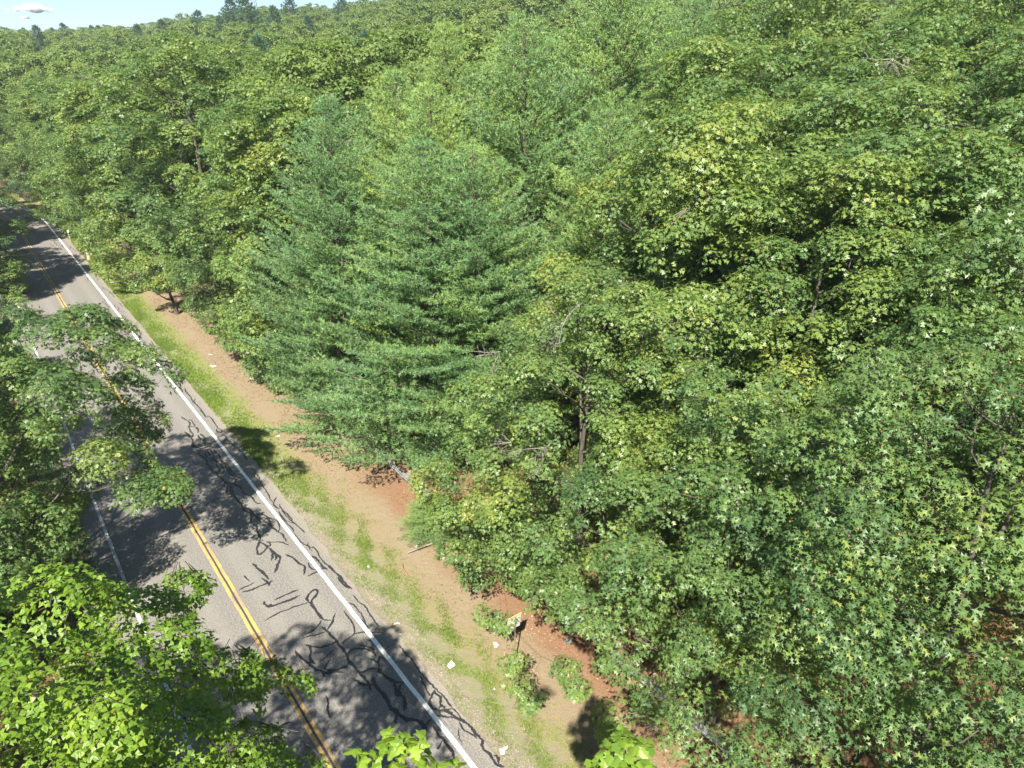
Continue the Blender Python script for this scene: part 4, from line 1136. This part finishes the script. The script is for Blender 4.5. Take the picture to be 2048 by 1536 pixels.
# --- edge shrubs
for k, (s, t, H, kd, lab) in enumerate([
        (25.5, 10.2, 3.2, 'shrubA', 'dark shrub at the wood edge next to the pale leaf litter'),
        (28.2, 9.8, 4.2, 'shrubB', 'tall dark shrub in front of the tall edge oak'),
        (31.4, 9.6, 3.6, 'shrubA', 'rounded green shrub at the edge of the dirt clearing'),
        (34.6, 9.7, 4.4, 'shrubB', 'bushy shrub below the tall oaks beside the dirt patch'),
        (38.0, 10.4, 3.8, 'shrubA', 'pale green shrub at the back of the dirt patch'),
        (42.5, 10.6, 3.4, 'shrubB', 'shrub behind the small verge oak'),
        (59.0, 8.6, 3.2, 'shrubA', 'shrub above the fallen pale branch'),
        (64.0, 9.0, 3.4, 'shrubB', 'shrub beyond the fallen pale branch'),
        (73.0, 9.5, 2.6, 'shrubA', 'shrub behind the row of old posts'),
        (88.0, 7.2, 3.2, 'shrubB', 'shrub crowding the far verge past the posts'),
        (97.0, 6.8, 3.4, 'shrubA', 'yellowish shrub near the far end of the road'),
        (104.0, 6.6, 3.8, 'shrubB', 'last shrub at the bend of the road'),
        (35.0, -6.4, 3.0, 'shrubA', 'shrub at the left edge beside the worn white line'),
        (27.0, -6.6, 2.8, 'shrubB', 'shrub under the overhanging oak on the left'),
        (47.0, -6.8, 3.0, 'shrubA', 'shrub on the left below the small bluish pine')]):
    put(kd, 'shrub', *rw(s, t), H, lab, cat='shrub', r=1.4)

for k in range(8):
    put('shrubA' if k % 2 else 'shrubB', 'shrub', *rw(108 + 6 * k, 6.6 + .8 * (k % 3)), 3.2 + .5 * (k % 3), 'yellowish shrub along the outside of the far road bend', group='shrubs at the far bend', cat='shrub', r=1.4)

# --- the closed wood: jittered spacing over everything else in view
random.seed(21)
spots = []


def free(x, y, d):
    for (a, b_, r_) in placed:
        if (a - x) ** 2 + (b_ - y) ** 2 < ((d * .5 + r_) * .98) ** 2: return False
    return True


grid = {}
cand = []
rr = random.Random(5)
for _ in range(90000):
    az = rr.uniform(-40, 42) if rr.random() < .8 else rr.uniform(-60, 70)
    D = 480 * math.sqrt(rr.random())
    if abs(az) > 42 and D > 34: continue
    x, y = D * math.sin(math.radians(az)), D * math.cos(math.radians(az))
    cand.append((D, x, y))
cand.sort()
gaps = [(19.5, 29.0, 4.2), (14.3, 21.2, 2.4)]
cs = 8.0
for x, y, r_ in placed:
    grid.setdefault((int(x // cs), int(y // cs)), []).append((x, y, r_))
XY = np.array([(c[1], c[2]) for c in cand]); RDIST = road_dist(XY[:, 0], XY[:, 1])
rnd = random.Random(9)
for (D, x, y), rd in zip(cand, RDIST):
    s, t = st_of(x, y)
    right = t > 0
    if D < 6.5: continue
    if rd < (12.0 if right and s < 60 else 9.0): continue
    if -100 < s < 60 and 0 < t < 12.6: continue
    if any((x - a) ** 2 + (y - b_) ** 2 < q * q for a, b_, q in gaps): continue
    sp = 2.5 if D < 60 else 3.1 if D < 130 else 3.7 if D < 260 else 4.3
    ok = True
    ci, cj = int(x // cs), int(y // cs)
    for i in (-2, -1, 0, 1, 2):
        for j in (-2, -1, 0, 1, 2):
            for (a, b_, r_) in grid.get((ci + i, cj + j), ()):
                if (a - x) ** 2 + (b_ - y) ** 2 < (sp + r_) ** 2: ok = False; break
            if not ok: break
        if not ok: break
    if not ok: continue
    grid.setdefault((ci, cj), []).append((x, y, sp)); spots.append((D, x, y, s, t))

near_n = 0; far_pts = []


def where(x, y, z):
    d_ = y * math.cos(PITCH) - (z - CAM_H) * math.sin(PITCH); up_ = y * math.sin(PITCH) + (z - CAM_H) * math.cos(PITCH)
    u = (1024 + 1420 * x / d_) / 2048; v = (768 - 1420 * up_ / d_) / 1536
    if u < 0 or u > 1: return 'cut off by the side'
    h_ = ['at the far left', 'left of the middle', 'just left of the middle', 'in the middle', 'just right of the middle', 'well right of the middle', 'near the right edge', 'at the right edge'][int(u * 7.999)]
    w_ = 'top edge' if v < .04 else 'high up' if v < .1 else 'in the upper fifth' if v < .2 else 'in the upper third' if v < .34 else 'halfway down' if v < .6 else 'low down'
    return h_ + ', ' + w_



GL = {
    'right': ('glossy oak right of the pines', 'oaks of the near canopy on the right'),
    'ridge': ('oak on the right-hand crest', 'oaks along the crest on the right'),
    'left': ('oak beyond the left of the road', 'oaks beyond the left of the road'),
    'behind': ('oak behind the pines', 'oaks behind the pines'),
    'slope': ('small oak low on the far slope', 'oaks at the foot of the distant slope'),
}
for D, x, y, s, t in spots:
    az = math.degrees(math.atan2(x, y))
    if near_n < 262 and D < 150:
        left = t < 0
        if D < 62:
            kd = rnd.choice(['oakA', 'oakB', 'oakC']); H = rnd.uniform(14.2, 16.8) if D < 24 else rnd.uniform(15.5, 18.8)
            if D < 14: H = rnd.uniform(12.5, 14.3)
        else:
            kd = rnd.choice(['midA', 'midB', 'midC']); H = rnd.uniform(15.5, 19.5) + (2.5 if az < 0 else 0)
        z_ = 'left' if left else 'right' if (D < 48 and az > 5) else 'ridge' if az > 5 and D < 85 else 'behind' if D < 110 else 'slope'
        pineish = (D > 55 and rnd.random() < .07)
        if pineish:
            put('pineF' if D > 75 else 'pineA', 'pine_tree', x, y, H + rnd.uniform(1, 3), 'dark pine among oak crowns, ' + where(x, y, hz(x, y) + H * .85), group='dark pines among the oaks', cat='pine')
        else:
            put(kd, 'oak_tree', x, y, H, GL[z_][0] + ', ' + where(x, y, hz(x, y) + H * .85), group=GL[z_][1], wide=rnd.uniform(.92, 1.12))
        near_n += 1
    else:
        far_pts.append((D, x, y, az))

# far pines one can tell apart, on and below the skyline
SKY = [(-259, 420, 19), (-232, 400, 17), (-150, 250, 19), (-83, 250, 25), (-96, 262, 19), (-108, 270, 18), (-78, 262, 21), (-91, 240, 17), (-83, 300, 22), (-59, 230, 19), (-118, 300, 20), (-128, 290, 18),
       (15, 232, 22), (-142, 300, 17), (-172, 330, 18), (-196, 370, 18), (-215, 380, 19), (-70, 330, 21), (-64, 350, 18), (90, 240, 17), (104, 250, 18), (96, 232, 16), (122, 262, 17), (-120, 220, 15), (60, 210, 16), (-102, 290, 23)]
for k, (x, y, H) in enumerate(SKY):
    lab = {3: 'tallest dark pine on the skyline left of the lattice tower', 7: 'dark pine just below the tallest skyline pine', 8: 'pointed dark pine on the skyline right of the lattice tower',
           12: 'dark pine at the top edge above the tallest near pine', 0: 'dark pine on the skyline under the small cloud'}.get(k, 'small dark pine above the distant oak wood, ' + where(x, y, hz(x, y) + H))
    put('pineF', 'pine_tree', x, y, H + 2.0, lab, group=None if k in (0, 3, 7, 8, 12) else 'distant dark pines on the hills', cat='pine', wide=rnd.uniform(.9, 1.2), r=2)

# the wood beyond: one mass of crowns, set out on the hills by geometry nodes
fA = plant(K['farA'], 'oak_tree', -64, 131, 16, 'rounded oak crown at the near rim of the distant wood, left', 'tree', 'oaks at the rim of the distant wood')
fB = plant(K['farB'], 'oak_tree', 36, 128, 15.5, 'rounded oak crown at the near rim of the distant wood, right', 'tree', 'oaks at the rim of the distant wood')
pts = np.array([(x, y, 0) for D, x, y, az in far_pts], float)
pts[:, 2] = height(pts[:, 0], pts[:, 1])
me = bpy.data.meshes.new('distant_wood'); me.vertices.add(len(pts)); me.vertices.foreach_set('co', pts.astype(np.float32).ravel())
fr = np.random.default_rng(3)
for an, v in (('rot', fr.uniform(0, 6.28, len(pts))), ('siz', fr.uniform(.8, 1.3, len(pts)))):
    a = me.attributes.new(an, 'FLOAT', 'POINT'); a.data.foreach_set('value', v.astype(np.float32))
wood = link('distant_wood', me)
tag(wood, 'closed oak wood covering the distant hills up to the skyline', 'woodland', kind='stuff')
ng = bpy.data.node_groups.new('distant_wood', 'GeometryNodeTree')
ng.interface.new_socket('Geometry', in_out='INPUT', socket_type='NodeSocketGeometry')
ng.interface.new_socket('Geometry', in_out='OUTPUT', socket_type='NodeSocketGeometry')
N = ng.nodes; L = ng.links
gi = N.new('NodeGroupInput'); go = N.new('NodeGroupOutput')


def named(n, t='FLOAT'):
    a = N.new('GeometryNodeInputNamedAttribute'); a.data_type = t; a.inputs['Name'].default_value = n
    return a.outputs['Attribute']


jn = N.new('GeometryNodeJoinGeometry')
for e_, sel in ((fA, 0), (fB, 1)):
    oi = N.new('GeometryNodeObjectInfo'); oi.inputs['Object'].default_value = [c for c in e_.children if c.name.startswith('crown')][0]
    oi.transform_space = 'ORIGINAL'
    ip = N.new('GeometryNodeInstanceOnPoints')
    L.new(gi.outputs[0], ip.inputs['Points']); L.new(oi.outputs['Geometry'], ip.inputs['Instance'])
    cx = N.new('ShaderNodeCombineXYZ'); L.new(named('rot'), cx.inputs[2]); L.new(cx.outputs[0], ip.inputs['Rotation'])
    L.new(named('siz'), ip.inputs['Scale'])
    ix = N.new('GeometryNodeInputIndex'); md = N.new('ShaderNodeMath'); md.operation = 'MODULO'; md.inputs[1].default_value = 2
    L.new(ix.outputs[0], md.inputs[0]); cp = N.new('FunctionNodeCompare'); cp.data_type = 'FLOAT'; cp.operation = 'EQUAL'
    L.new(md.outputs[0], cp.inputs[0]); cp.inputs[1].default_value = sel; cp.inputs['Epsilon'].default_value = .1
    L.new(cp.outputs[0], ip.inputs['Selection']); L.new(ip.outputs[0], jn.inputs[0])
L.new(jn.outputs[0], go.inputs[0])
wood.modifiers.new('scatter', 'NODES').node_group = ng

# leaves of the nearest trees, one by one
near_leaves(e_near, K['near'], 300)
near_leaves(e_maple, K['mapleL'], 300)
near_leaves(e_sprig, K['sprig'], 200)
near_leaves(e_near2, K['near2'], 300)
near_leaves(e_front, K['front'], 300)
near_leaves(e_over, K['over'], 250)
near_leaves(e_slim, K['slim'], 200)
TRI = {}
for k_, v_ in K.items():
    TRI[k_] = (len(v_.crown.polygons), len(v_.trunk.polygons) * 2)
print('TRI', TRI, sum(a + b for a, b in TRI.values()), sum(len(m.polygons) for m in bpy.data.meshes))
print('spots', len(spots), 'near', near_n, 'far', len(far_pts))

# ---------------------------------------------------------------- guardrail
steel = simple_mat('galvanised_steel', (.16, .165, .17), (.30, .305, .31), 6, .5, .5, .35, stretch=(1, 1, 1))
postm = simple_mat('weathered_timber', (.20, .16, .12), (.34, .28, .21), 10, .9, .2, stretch=(1, 1, .2))
gb = rw(8.0, 10.2)
rail = bpy.data.objects.new('guardrail', None); COL.objects.link(rail); rail.location = (gb[0], gb[1], 0)
tag(rail, 'dull grey steel guardrail on timber posts half hidden under the pine and oak boughs', 'guardrail')
prof = [(-.02, -.155), (.0, -.13), (.075, -.10), (.075, -.055), (-.0, -.02), (.0, .02), (.075, .055), (.075, .10), (.0, .13), (-.02, .155)]
RZ = math.atan2(RD[1], RD[0])


def rail_piece(s0, s1, dt0, dt1):
    V = []; n = 3
    for s, dt in ((s0, dt0), ((s0 + s1) / 2, (dt0 + dt1) / 2 + .01), (s1, dt1)):
        for th in (0, .012):
            for a, h in prof:
                x, y = rw(s, 10.2 + dt - a - .16 + th); V.append((x - gb[0], y - gb[1], .56 + h))
    k = len(prof); F = []
    for i in range(2):
        for j in range(k - 1):
            for off in (0, k):
                b0 = i * 2 * k + off + j; b1 = b0 + 2 * k
                F.append((b0, b1, b1 + 1, b0 + 1) if off == 0 else (b0, b0 + 1, b1 + 1, b1))
    return np.array(V), np.array(F)


ss = np.arange(21.0, -14, -3.81)
for k in range(len(ss) - 1):
    w0, w1 = .06 * math.sin(k * 1.7), .06 * math.sin((k + 1) * 1.7)
    link('rail_panel', np_mesh('rail_panel', *rail_piece(ss[k] + .12, ss[k + 1] - .0 + .10, w0, w1), steel), rail)
    x, y = rw(ss[k + 1] + .1, 10.2 + w1 - .16 - .05)
    V, F = box(x - gb[0], y - gb[1], .56, .34, .035, .27, RZ)
    link('splice_plate', np_mesh('splice_plate', V, F, steel), rail)
pm = np_mesh('post', *join([box(0, 0, .36, .2, .2, .86, RZ), box(RN[0] * -.11, RN[1] * -.11, .56, .18, .12, .34, RZ)]), postm)
for k, s in enumerate(np.arange(20.7, -14, -1.905)):
    x, y = rw(s, 10.2 + .10)
    link('post', pm, rail, (x - gb[0], y - gb[1], 0))
# turned-down end
V, F = box(rw(21.3, 10.05)[0] - gb[0], rw(21.3, 10.05)[1] - gb[1], .5, .5, .05, .3, RZ)
link('end_terminal', np_mesh('end_terminal', V, F, steel), rail)

# ---------------------------------------------------------------- road sign seen from behind
x, y = rw(-.22, 7.1)
sg = bpy.data.objects.new('road_sign', None); COL.objects.link(sg); sg.location = (x, y, 0)
tag(sg, 'small road sign on a thin dark post, its grey back half hidden by oak leaves', 'road sign')
rust = simple_mat('rusty_post', (.10, .075, .06), (.2, .16, .13), 20, .8)
V, F = tubes([(np.array([(0, 0, -.05), (.01, 0, 1.2), (.02, 0, 2.35)]), np.array([.026, .026, .026]))], 6)
link('post', np_mesh('post', V, F, rust), sg)
na = math.atan2(RN[1], RN[0])
back = simple_mat('bare_aluminium', (.36, .35, .33), (.5, .49, .46), 6, .6, .5)
V, F = box(0, 0, 0, .6, .02, .6, 0)
pl = link('sign_plate', np_mesh('sign_plate', V, F, back), sg, (-.04, .0, 2.1)); pl.rotation_euler = (.12, 0, na)
V, F = box(0, 0, .31, .62, .045, .03, 0)
link('sign_frame', np_mesh('sign_frame', V, F, simple_mat('ochre_edge', (.35, .24, .08), (.45, .32, .12), 12)), pl)
for z in (-.18, .18):
    V, F = box(0, .02, z, .05, .03, .05, 0); link('bolt', np_mesh('bolt', V, F, rust), pl)

# ---------------------------------------------------------------- old posts on the far verge
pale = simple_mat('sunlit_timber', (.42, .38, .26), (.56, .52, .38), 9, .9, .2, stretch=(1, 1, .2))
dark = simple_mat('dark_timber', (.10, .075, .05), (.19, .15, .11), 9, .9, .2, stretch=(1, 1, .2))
for (u, v_), hgt, mt, lab in [((-48.6, 80.3), 1.15, pale, 'pale square timber post, the nearest of the row on the far verge'),
                              ((-51.0, 83.0), 1.0, dark, 'dark leaning timber post, the middle one of the row'),
                              ((-52.9, 85.6), 1.05, dark, 'dark timber post, the farthest of the row')]:
    e = bpy.data.objects.new('wooden_post', None); COL.objects.link(e); e.location = (u, v_, -.03); e.rotation_euler = (random.uniform(-.07, .07), random.uniform(-.08, .08), RZ)
    tag(e, lab, 'post', 'old posts on the far verge')
    V, F = box(0, 0, hgt / 2, .24, .24, hgt); link('shaft', np_mesh('shaft', V, F, mt), e)
    V = np.array([(-.12, -.12, hgt), (.12, -.12, hgt), (.12, .12, hgt), (-.12, .12, hgt), (0, .03, hgt + .07)]); F = np.array([(0, 1, 4), (1, 2, 4), (2, 3, 4), (3, 0, 4)])
    link('chamfered_top', np_mesh('chamfered_top', V, F, mt), e)
e = bpy.data.objects.new('marker_post', None); COL.objects.link(e); e.location = (-56.2, 90.0, 0)
tag(e, 'thin roadside marker with a white reflector head beyond the dark posts', 'marker')
V, F = tubes([(np.array([(0, 0, 0), (0, 0, .6), (0, 0, 1.3)]), np.array([.03, .03, .03]))], 5); link('shaft', np_mesh('shaft', V, F, back), e)
V, F = box(0, 0, 1.35, .2, .04, .28, RZ + 1.57); link('reflector', np_mesh('reflector', V, F, simple_mat('white_plastic', (.72, .72, .70), (.8, .8, .78), 5, .4)), e)

# ---------------------------------------------------------------- litter, stone, sticks
paperm = simple_mat('crumpled_paper', (.42, .39, .34), (.66, .64, .60), 9, .8, .2)


def scrap(s, t, size, label, seed, cat='litter', name='paper_scrap', mt=None, lift=.3):
    r = np.random.default_rng(seed); n = 7
    u, v = np.meshgrid(np.linspace(-.5, .5, n), np.linspace(-.5, .5, n))
    a = r.uniform(0, 3.1); X = u * (1 + .3 * np.sin(5 * v + seed)) * size; Y = v * (.6 + .3 * np.cos(4 * u + seed)) * size
    Zz = np.abs(r.normal(0, lift * size * .45, u.shape)) + .008
    V = np.stack([X.ravel() * math.cos(a) - Y.ravel() * math.sin(a), X.ravel() * math.sin(a) + Y.ravel() * math.cos(a), Zz.ravel()], 1)
    i = (np.arange(n - 1)[:, None] * n + np.arange(n - 1)[None]).ravel()
    F = quads_to_tris(np.stack([i, i + 1, i + n + 1, i + n], 1)); keep = r.uniform(0, 1, len(F)) < .88
    o = link(name, np_mesh(name, V, F[keep], mt or paperm), None, (*rw(s, t), hz(*rw(s, t)) + .012))
    tag(o, label, cat)


scrap(1.27, 5.31, .32, 'crumpled white bag on the mossy strip, the largest scrap', 1)
scrap(-2.78, 4.72, .28, 'white paper scrap near the bottom edge beside the road', 2)
scrap(4.36, 4.72, .20, 'small flat white scrap on sand at the road edge', 3, lift=.1)
scrap(3.77, 4.55, .13, 'tiny white scrap just below the flat one', 4, lift=.1)
scrap(8.22, 5.43, .13, 'tiny white scrap in the weeds beside the shadowed verge', 5)
scrap(8.19, 7.86, .15, 'tiny white scrap on red dirt before the pine sapling', 6)
scrap(1.08, 7.17, .24, 'white scrap caught under low oak leaves left of the sign', 7)
scrap(-1.69, 8.64, .20, 'white scrap on the orange leaf litter behind the sign', 8)
scrap(36.16, 6.75, .42, 'white scrap on dirt below the edge shrubs', 9, lift=.1)
scrap(38.6, 7.3, .30, 'white scrap higher up the dirt patch by the shrubs', 10, lift=.1)
scrap(22.54, 6.65, .20, 'white scrap between the grass and the pale leaves', 11)
scrap(-.6, 5.9, .10, 'tiny white scrap between the two large ones', 12)
V = []
r = np.random.default_rng(4)
bm_pts = nrmz(r.normal(0, 1, (40, 3))) * np.array([.2, .12, .08])
import bmesh
bm = bmesh.new()
for p in bm_pts: bm.verts.new(p + np.array([0, 0, .06]))
bmesh.ops.convex_hull(bm, input=bm.verts)
me = bpy.data.meshes.new('stone'); bm.to_mesh(me); bm.free(); me.materials.append(simple_mat('pale_stone', (.15, .145, .135), (.26, .25, .24), 9, .9))
o = link('stone', me, None, (*rw(-.46, 9.5), .0)); tag(o, 'pale grey stone lying in the shade before the guardrail', 'stone')


def stick(name, P, r0, label, mt, twigs=0, seed=1, cat='branch'):
    r = np.random.default_rng(seed); P = np.array(P, float)
    base = P[0].copy(); Q = catmull3(P - base, 5); n = len(Q)
    Q += r.normal(0, r0 * .5, Q.shape) * np.linspace(0, 1, n)[:, None]
    e = bpy.data.objects.new(name, None); COL.objects.link(e); e.location = base; tag(e, label, cat)
    V, F = tubes([(Q, np.linspace(r0, r0 * .3, n))], 6); link('limb', np_mesh('limb', V, F, mt, smooth=True), e)
    L_ = np.linalg.norm(P[-1] - P[0])
    for k in range(twigs):
        j = int(n * r.uniform(.25, .95)); b_ = Q[j]; d = nrmz((Q[min(j + 1, n - 1)] - Q[max(j - 1, 0)]) * 1.0 / L_ + r.normal(0, .55, 3) * .12)
        ln = L_ * r.uniform(.12, .32); tw = [(np.array([b_, b_ + d * ln * .5 + r.normal(0, .05 * ln, 3), b_ + d * ln]), np.array([r0 * .35, r0 * .25, r0 * .12]))]
        for q in range(3):
            bb = b_ + d * ln * r.uniform(.3, .9); dd = nrmz(d + r.normal(0, .6, 3)); tw.append((np.array([bb, bb + dd * ln * .4]), np.array([r0 * .16, r0 * .07])))
        V, F = join([tubes([tw[0]], 4), tubes(tw[1:], 3)]); link('twig', np_mesh('twig', V, F, mt), e)
    return e


def catmull3(P, sub):
    Q = np.vstack([2 * P[0] - P[1], P, 2 * P[-1] - P[-2]]); out = []
    for i in range(1, len(Q) - 2):
        for k in range(sub):
            u = k / sub
            out.append(.5 * ((2 * Q[i]) + (-Q[i - 1] + Q[i + 1]) * u + (2 * Q[i - 1] - 5 * Q[i] + 4 * Q[i + 1] - Q[i + 2]) * u * u + (-Q[i - 1] + 3 * Q[i] - 3 * Q[i + 1] + Q[i + 2]) * u ** 3))
    return np.array(out + [Q[-2]])


dw = M['deadwood']
a, b_ = rw(6.6, 6.5), rw(7.5, 6.75)
stick('fallen_stick', [(*a, .03), ((a[0] + b_[0]) / 2 - .1, (a[1] + b_[1]) / 2, .08), (*b_, .03)], .035, 'short curved brown stick on the dirt', simple_mat('brown_stick', (.2, .1, .06), (.32, .18, .11), 9), 0, 2)
stick('fallen_branch', [(-40.2, 69.2, .5), (-38.2, 68.2, 1.0), (-36.2, 68.0, 1.2), (-34.5, 68.6, 1.4)], .09, 'pale fallen branch sticking out of the wood at the far verge', dw, 7, 3)
stick('fallen_branch', [(10.5, 17.6, 6.8), (11.4, 18.0, 6.9), (12.6, 18.6, 7.2)], .05, 'short pale broken branch caught in the canopy right of centre', dw, 2, 4)
stick('dead_branch', [(14.2, 24.2, 5.5), (16.2, 24.8, 6.0), (18.6, 25.0, 6.5), (20.4, 26.0, 7.2)], .09, 'grey dead branch lying across the canopy gap on the right', dw, 10, 5)
stick('dead_branch', [(13.6, 21.6, 6.0), (15.2, 21.7, 6.3), (17.4, 21.4, 6.2), (18.8, 20.8, 5.9)], .10, 'thick dead branch below the canopy gap', dw, 10, 6)
stick('dead_branch', [(16.5, 27.2, 8.5), (18.2, 27.0, 9.0), (20.6, 26.8, 9.6)], .06, 'bare twiggy branch at the top of the canopy gap', dw, 9, 7)
stick('dead_branch', [(5.2, 20.4, 8.4), (4.9, 19.4, 7.9), (4.3, 18.3, 7.2), (4.2, 17.4, 6.3)], .05, 'bare grey forked branch hanging in front of the front oak', dw, 12, 8)
stick('fallen_branch', [(-4.7, 26.2, .1), (-3.2, 26.9, .3), (-1.6, 27.4, .5)], .035, 'thin pale branch on the dirt crossing under the guardrail', dw, 5, 10)

# ---------------------------------------------------------------- lattice tower on the skyline with its wires
tw = bpy.data.objects.new('lattice_tower', None); COL.objects.link(tw)
tx, ty = -124.0, 381.0; tz = hz(tx, ty); tw.location = (tx, ty, tz)
tag(tw, 'pale grey steel lattice tower rising behind the skyline pines', 'tower')
tm = simple_mat('pylon_steel', (.30, .31, .32), (.42, .43, .44), 2, .6, .4)
Ht = 44.0
legs = []


def wdt(z): return 3.0 - 1.9 * z / Ht


for sx, sy in ((-1, -1), (1, -1), (1, 1), (-1, 1)):
    P = np.array([(sx * wdt(z), sy * wdt(z), z) for z in (0, Ht * .5, Ht)])
    V, F = tubes([(P, np.full(3, .16))], 4); link('leg', np_mesh('leg', V, F, tm), tw)
lv = np.linspace(0, Ht, 13); cor = [(-1, -1), (1, -1), (1, 1), (-1, 1)]
for k in range(12):
    pp = []
    for j in range(4):
        a, b_ = cor[j], cor[(j + 1) % 4]
        A = np.array((a[0] * wdt(lv[k]), a[1] * wdt(lv[k]), lv[k])); B = np.array((b_[0] * wdt(lv[k + 1]), b_[1] * wdt(lv[k + 1]), lv[k + 1]))
        C_ = np.array((b_[0] * wdt(lv[k]), b_[1] * wdt(lv[k]), lv[k])); D_ = np.array((a[0] * wdt(lv[k + 1]), a[1] * wdt(lv[k + 1]), lv[k + 1]))
        pp += [(np.array([A, B]), np.full(2, .07)), (np.array([C_, D_]), np.full(2, .07)), (np.array([D_, B]), np.full(2, .08))]
    V, F = tubes(pp, 3); link('brace', np_mesh('brace', V, F, tm), tw)
V, F = box(0, 0, Ht * .80, 4.6, 4.6, 1.4); link('platform', np_mesh('platform', V, F, tm), tw)
V, F = tubes([(np.array([(x_, 0, Ht * .80 - .00009 * x_ * (180 - x_) * 4 - 1.0) for x_ in np.linspace(0, 180, 12)]), np.full(12, .045))], 3)
link('cable', np_mesh('cable', V, F, tm), tw)

# ---------------------------------------------------------------- one small cloud
cm, N, L = mat('cloud_vapour')
p = N.new('ShaderNodeBsdfDiffuse'); p.inputs[0].default_value = (.9, .9, .9, 1)
tl_ = N.new('ShaderNodeBsdfTranslucent'); tl_.inputs[0].default_value = (.9, .9, .9, 1)
mx = N.new('ShaderNodeMixShader'); mx.inputs[0].default_value = .5; L.new(p.outputs[0], mx.inputs[1]); L.new(tl_.outputs[0], mx.inputs[2])
lw = N.new('ShaderNodeLayerWeight'); lw.inputs[0].default_value = .35
tr_ = N.new('ShaderNodeBsdfTransparent'); m2 = N.new('ShaderNodeMixShader')
rp = ramp(N, [(.15, (.25, .25, .25)), (.7, (1, 1, 1))]); L.new(lw.outputs['Facing'], rp.inputs[0]); L.new(rp.outputs[0], m2.inputs[0])
L.new(mx.outputs[0], m2.inputs[1]); L.new(tr_.outputs[0], m2.inputs[2])
o_ = N.new('ShaderNodeOutputMaterial'); L.new(m2.outputs[0], o_.inputs[0])


def cloud(cx, cy, cz, w, label, seed, n):
    r = np.random.default_rng(seed); bm = bmesh.new()
    for k in range(n):
        q = r.normal(0, .28); R_ = w * r.uniform(.09, .17) * (1.1 - abs(q))
        mt_ = Matrix.Translation((q * w, r.normal(0, .1) * w, r.uniform(0, .12) * w * (1 - abs(q)))) @ Matrix.Diagonal((1.5, 1, .75, 1))
        bmesh.ops.create_icosphere(bm, subdivisions=3, radius=R_, matrix=mt_)
    for v in bm.verts:
        c_ = v.co; v.co = c_ * (1 + .05 * math.sin(c_.x * .11 + seed) * math.sin(c_.z * .16) + .02 * math.sin(c_.y * .2 + c_.x * .3))
    for f in bm.faces: f.smooth = True
    me = bpy.data.meshes.new('cloud'); bm.to_mesh(me); bm.free(); me.materials.append(cm)
    o = link('cloud', me, None, (cx, cy, cz)); tag(o, label, 'cloud')


cloud(-2390, 4000, 293, 150, 'small white puffy cloud low in the sky at the upper left', 3, 22)
cloud(-2440, 4000, 258, 50, 'tiny faint wisp of cloud just below the small cloud', 5, 7)


HAZE_D = .0003

# ---------------------------------------------------------------- air
hm, N, L = mat('haze_air')
pv = N.new('ShaderNodeVolumePrincipled'); pv.inputs['Color'].default_value = (.86, .93, 1, 1)
pv.inputs['Density'].default_value = HAZE_D
pv.inputs['Anisotropy'].default_value = .3
L.new(pv.outputs[0], N.new('ShaderNodeOutputMaterial').inputs['Volume'])
V, F = box(0, 200, 48.5, 2040, 1640, 104)
hb = link('haze', np_mesh('haze', V, F, hm)); tag(hb, 'thin summer haze over the wood', kind='stuff')
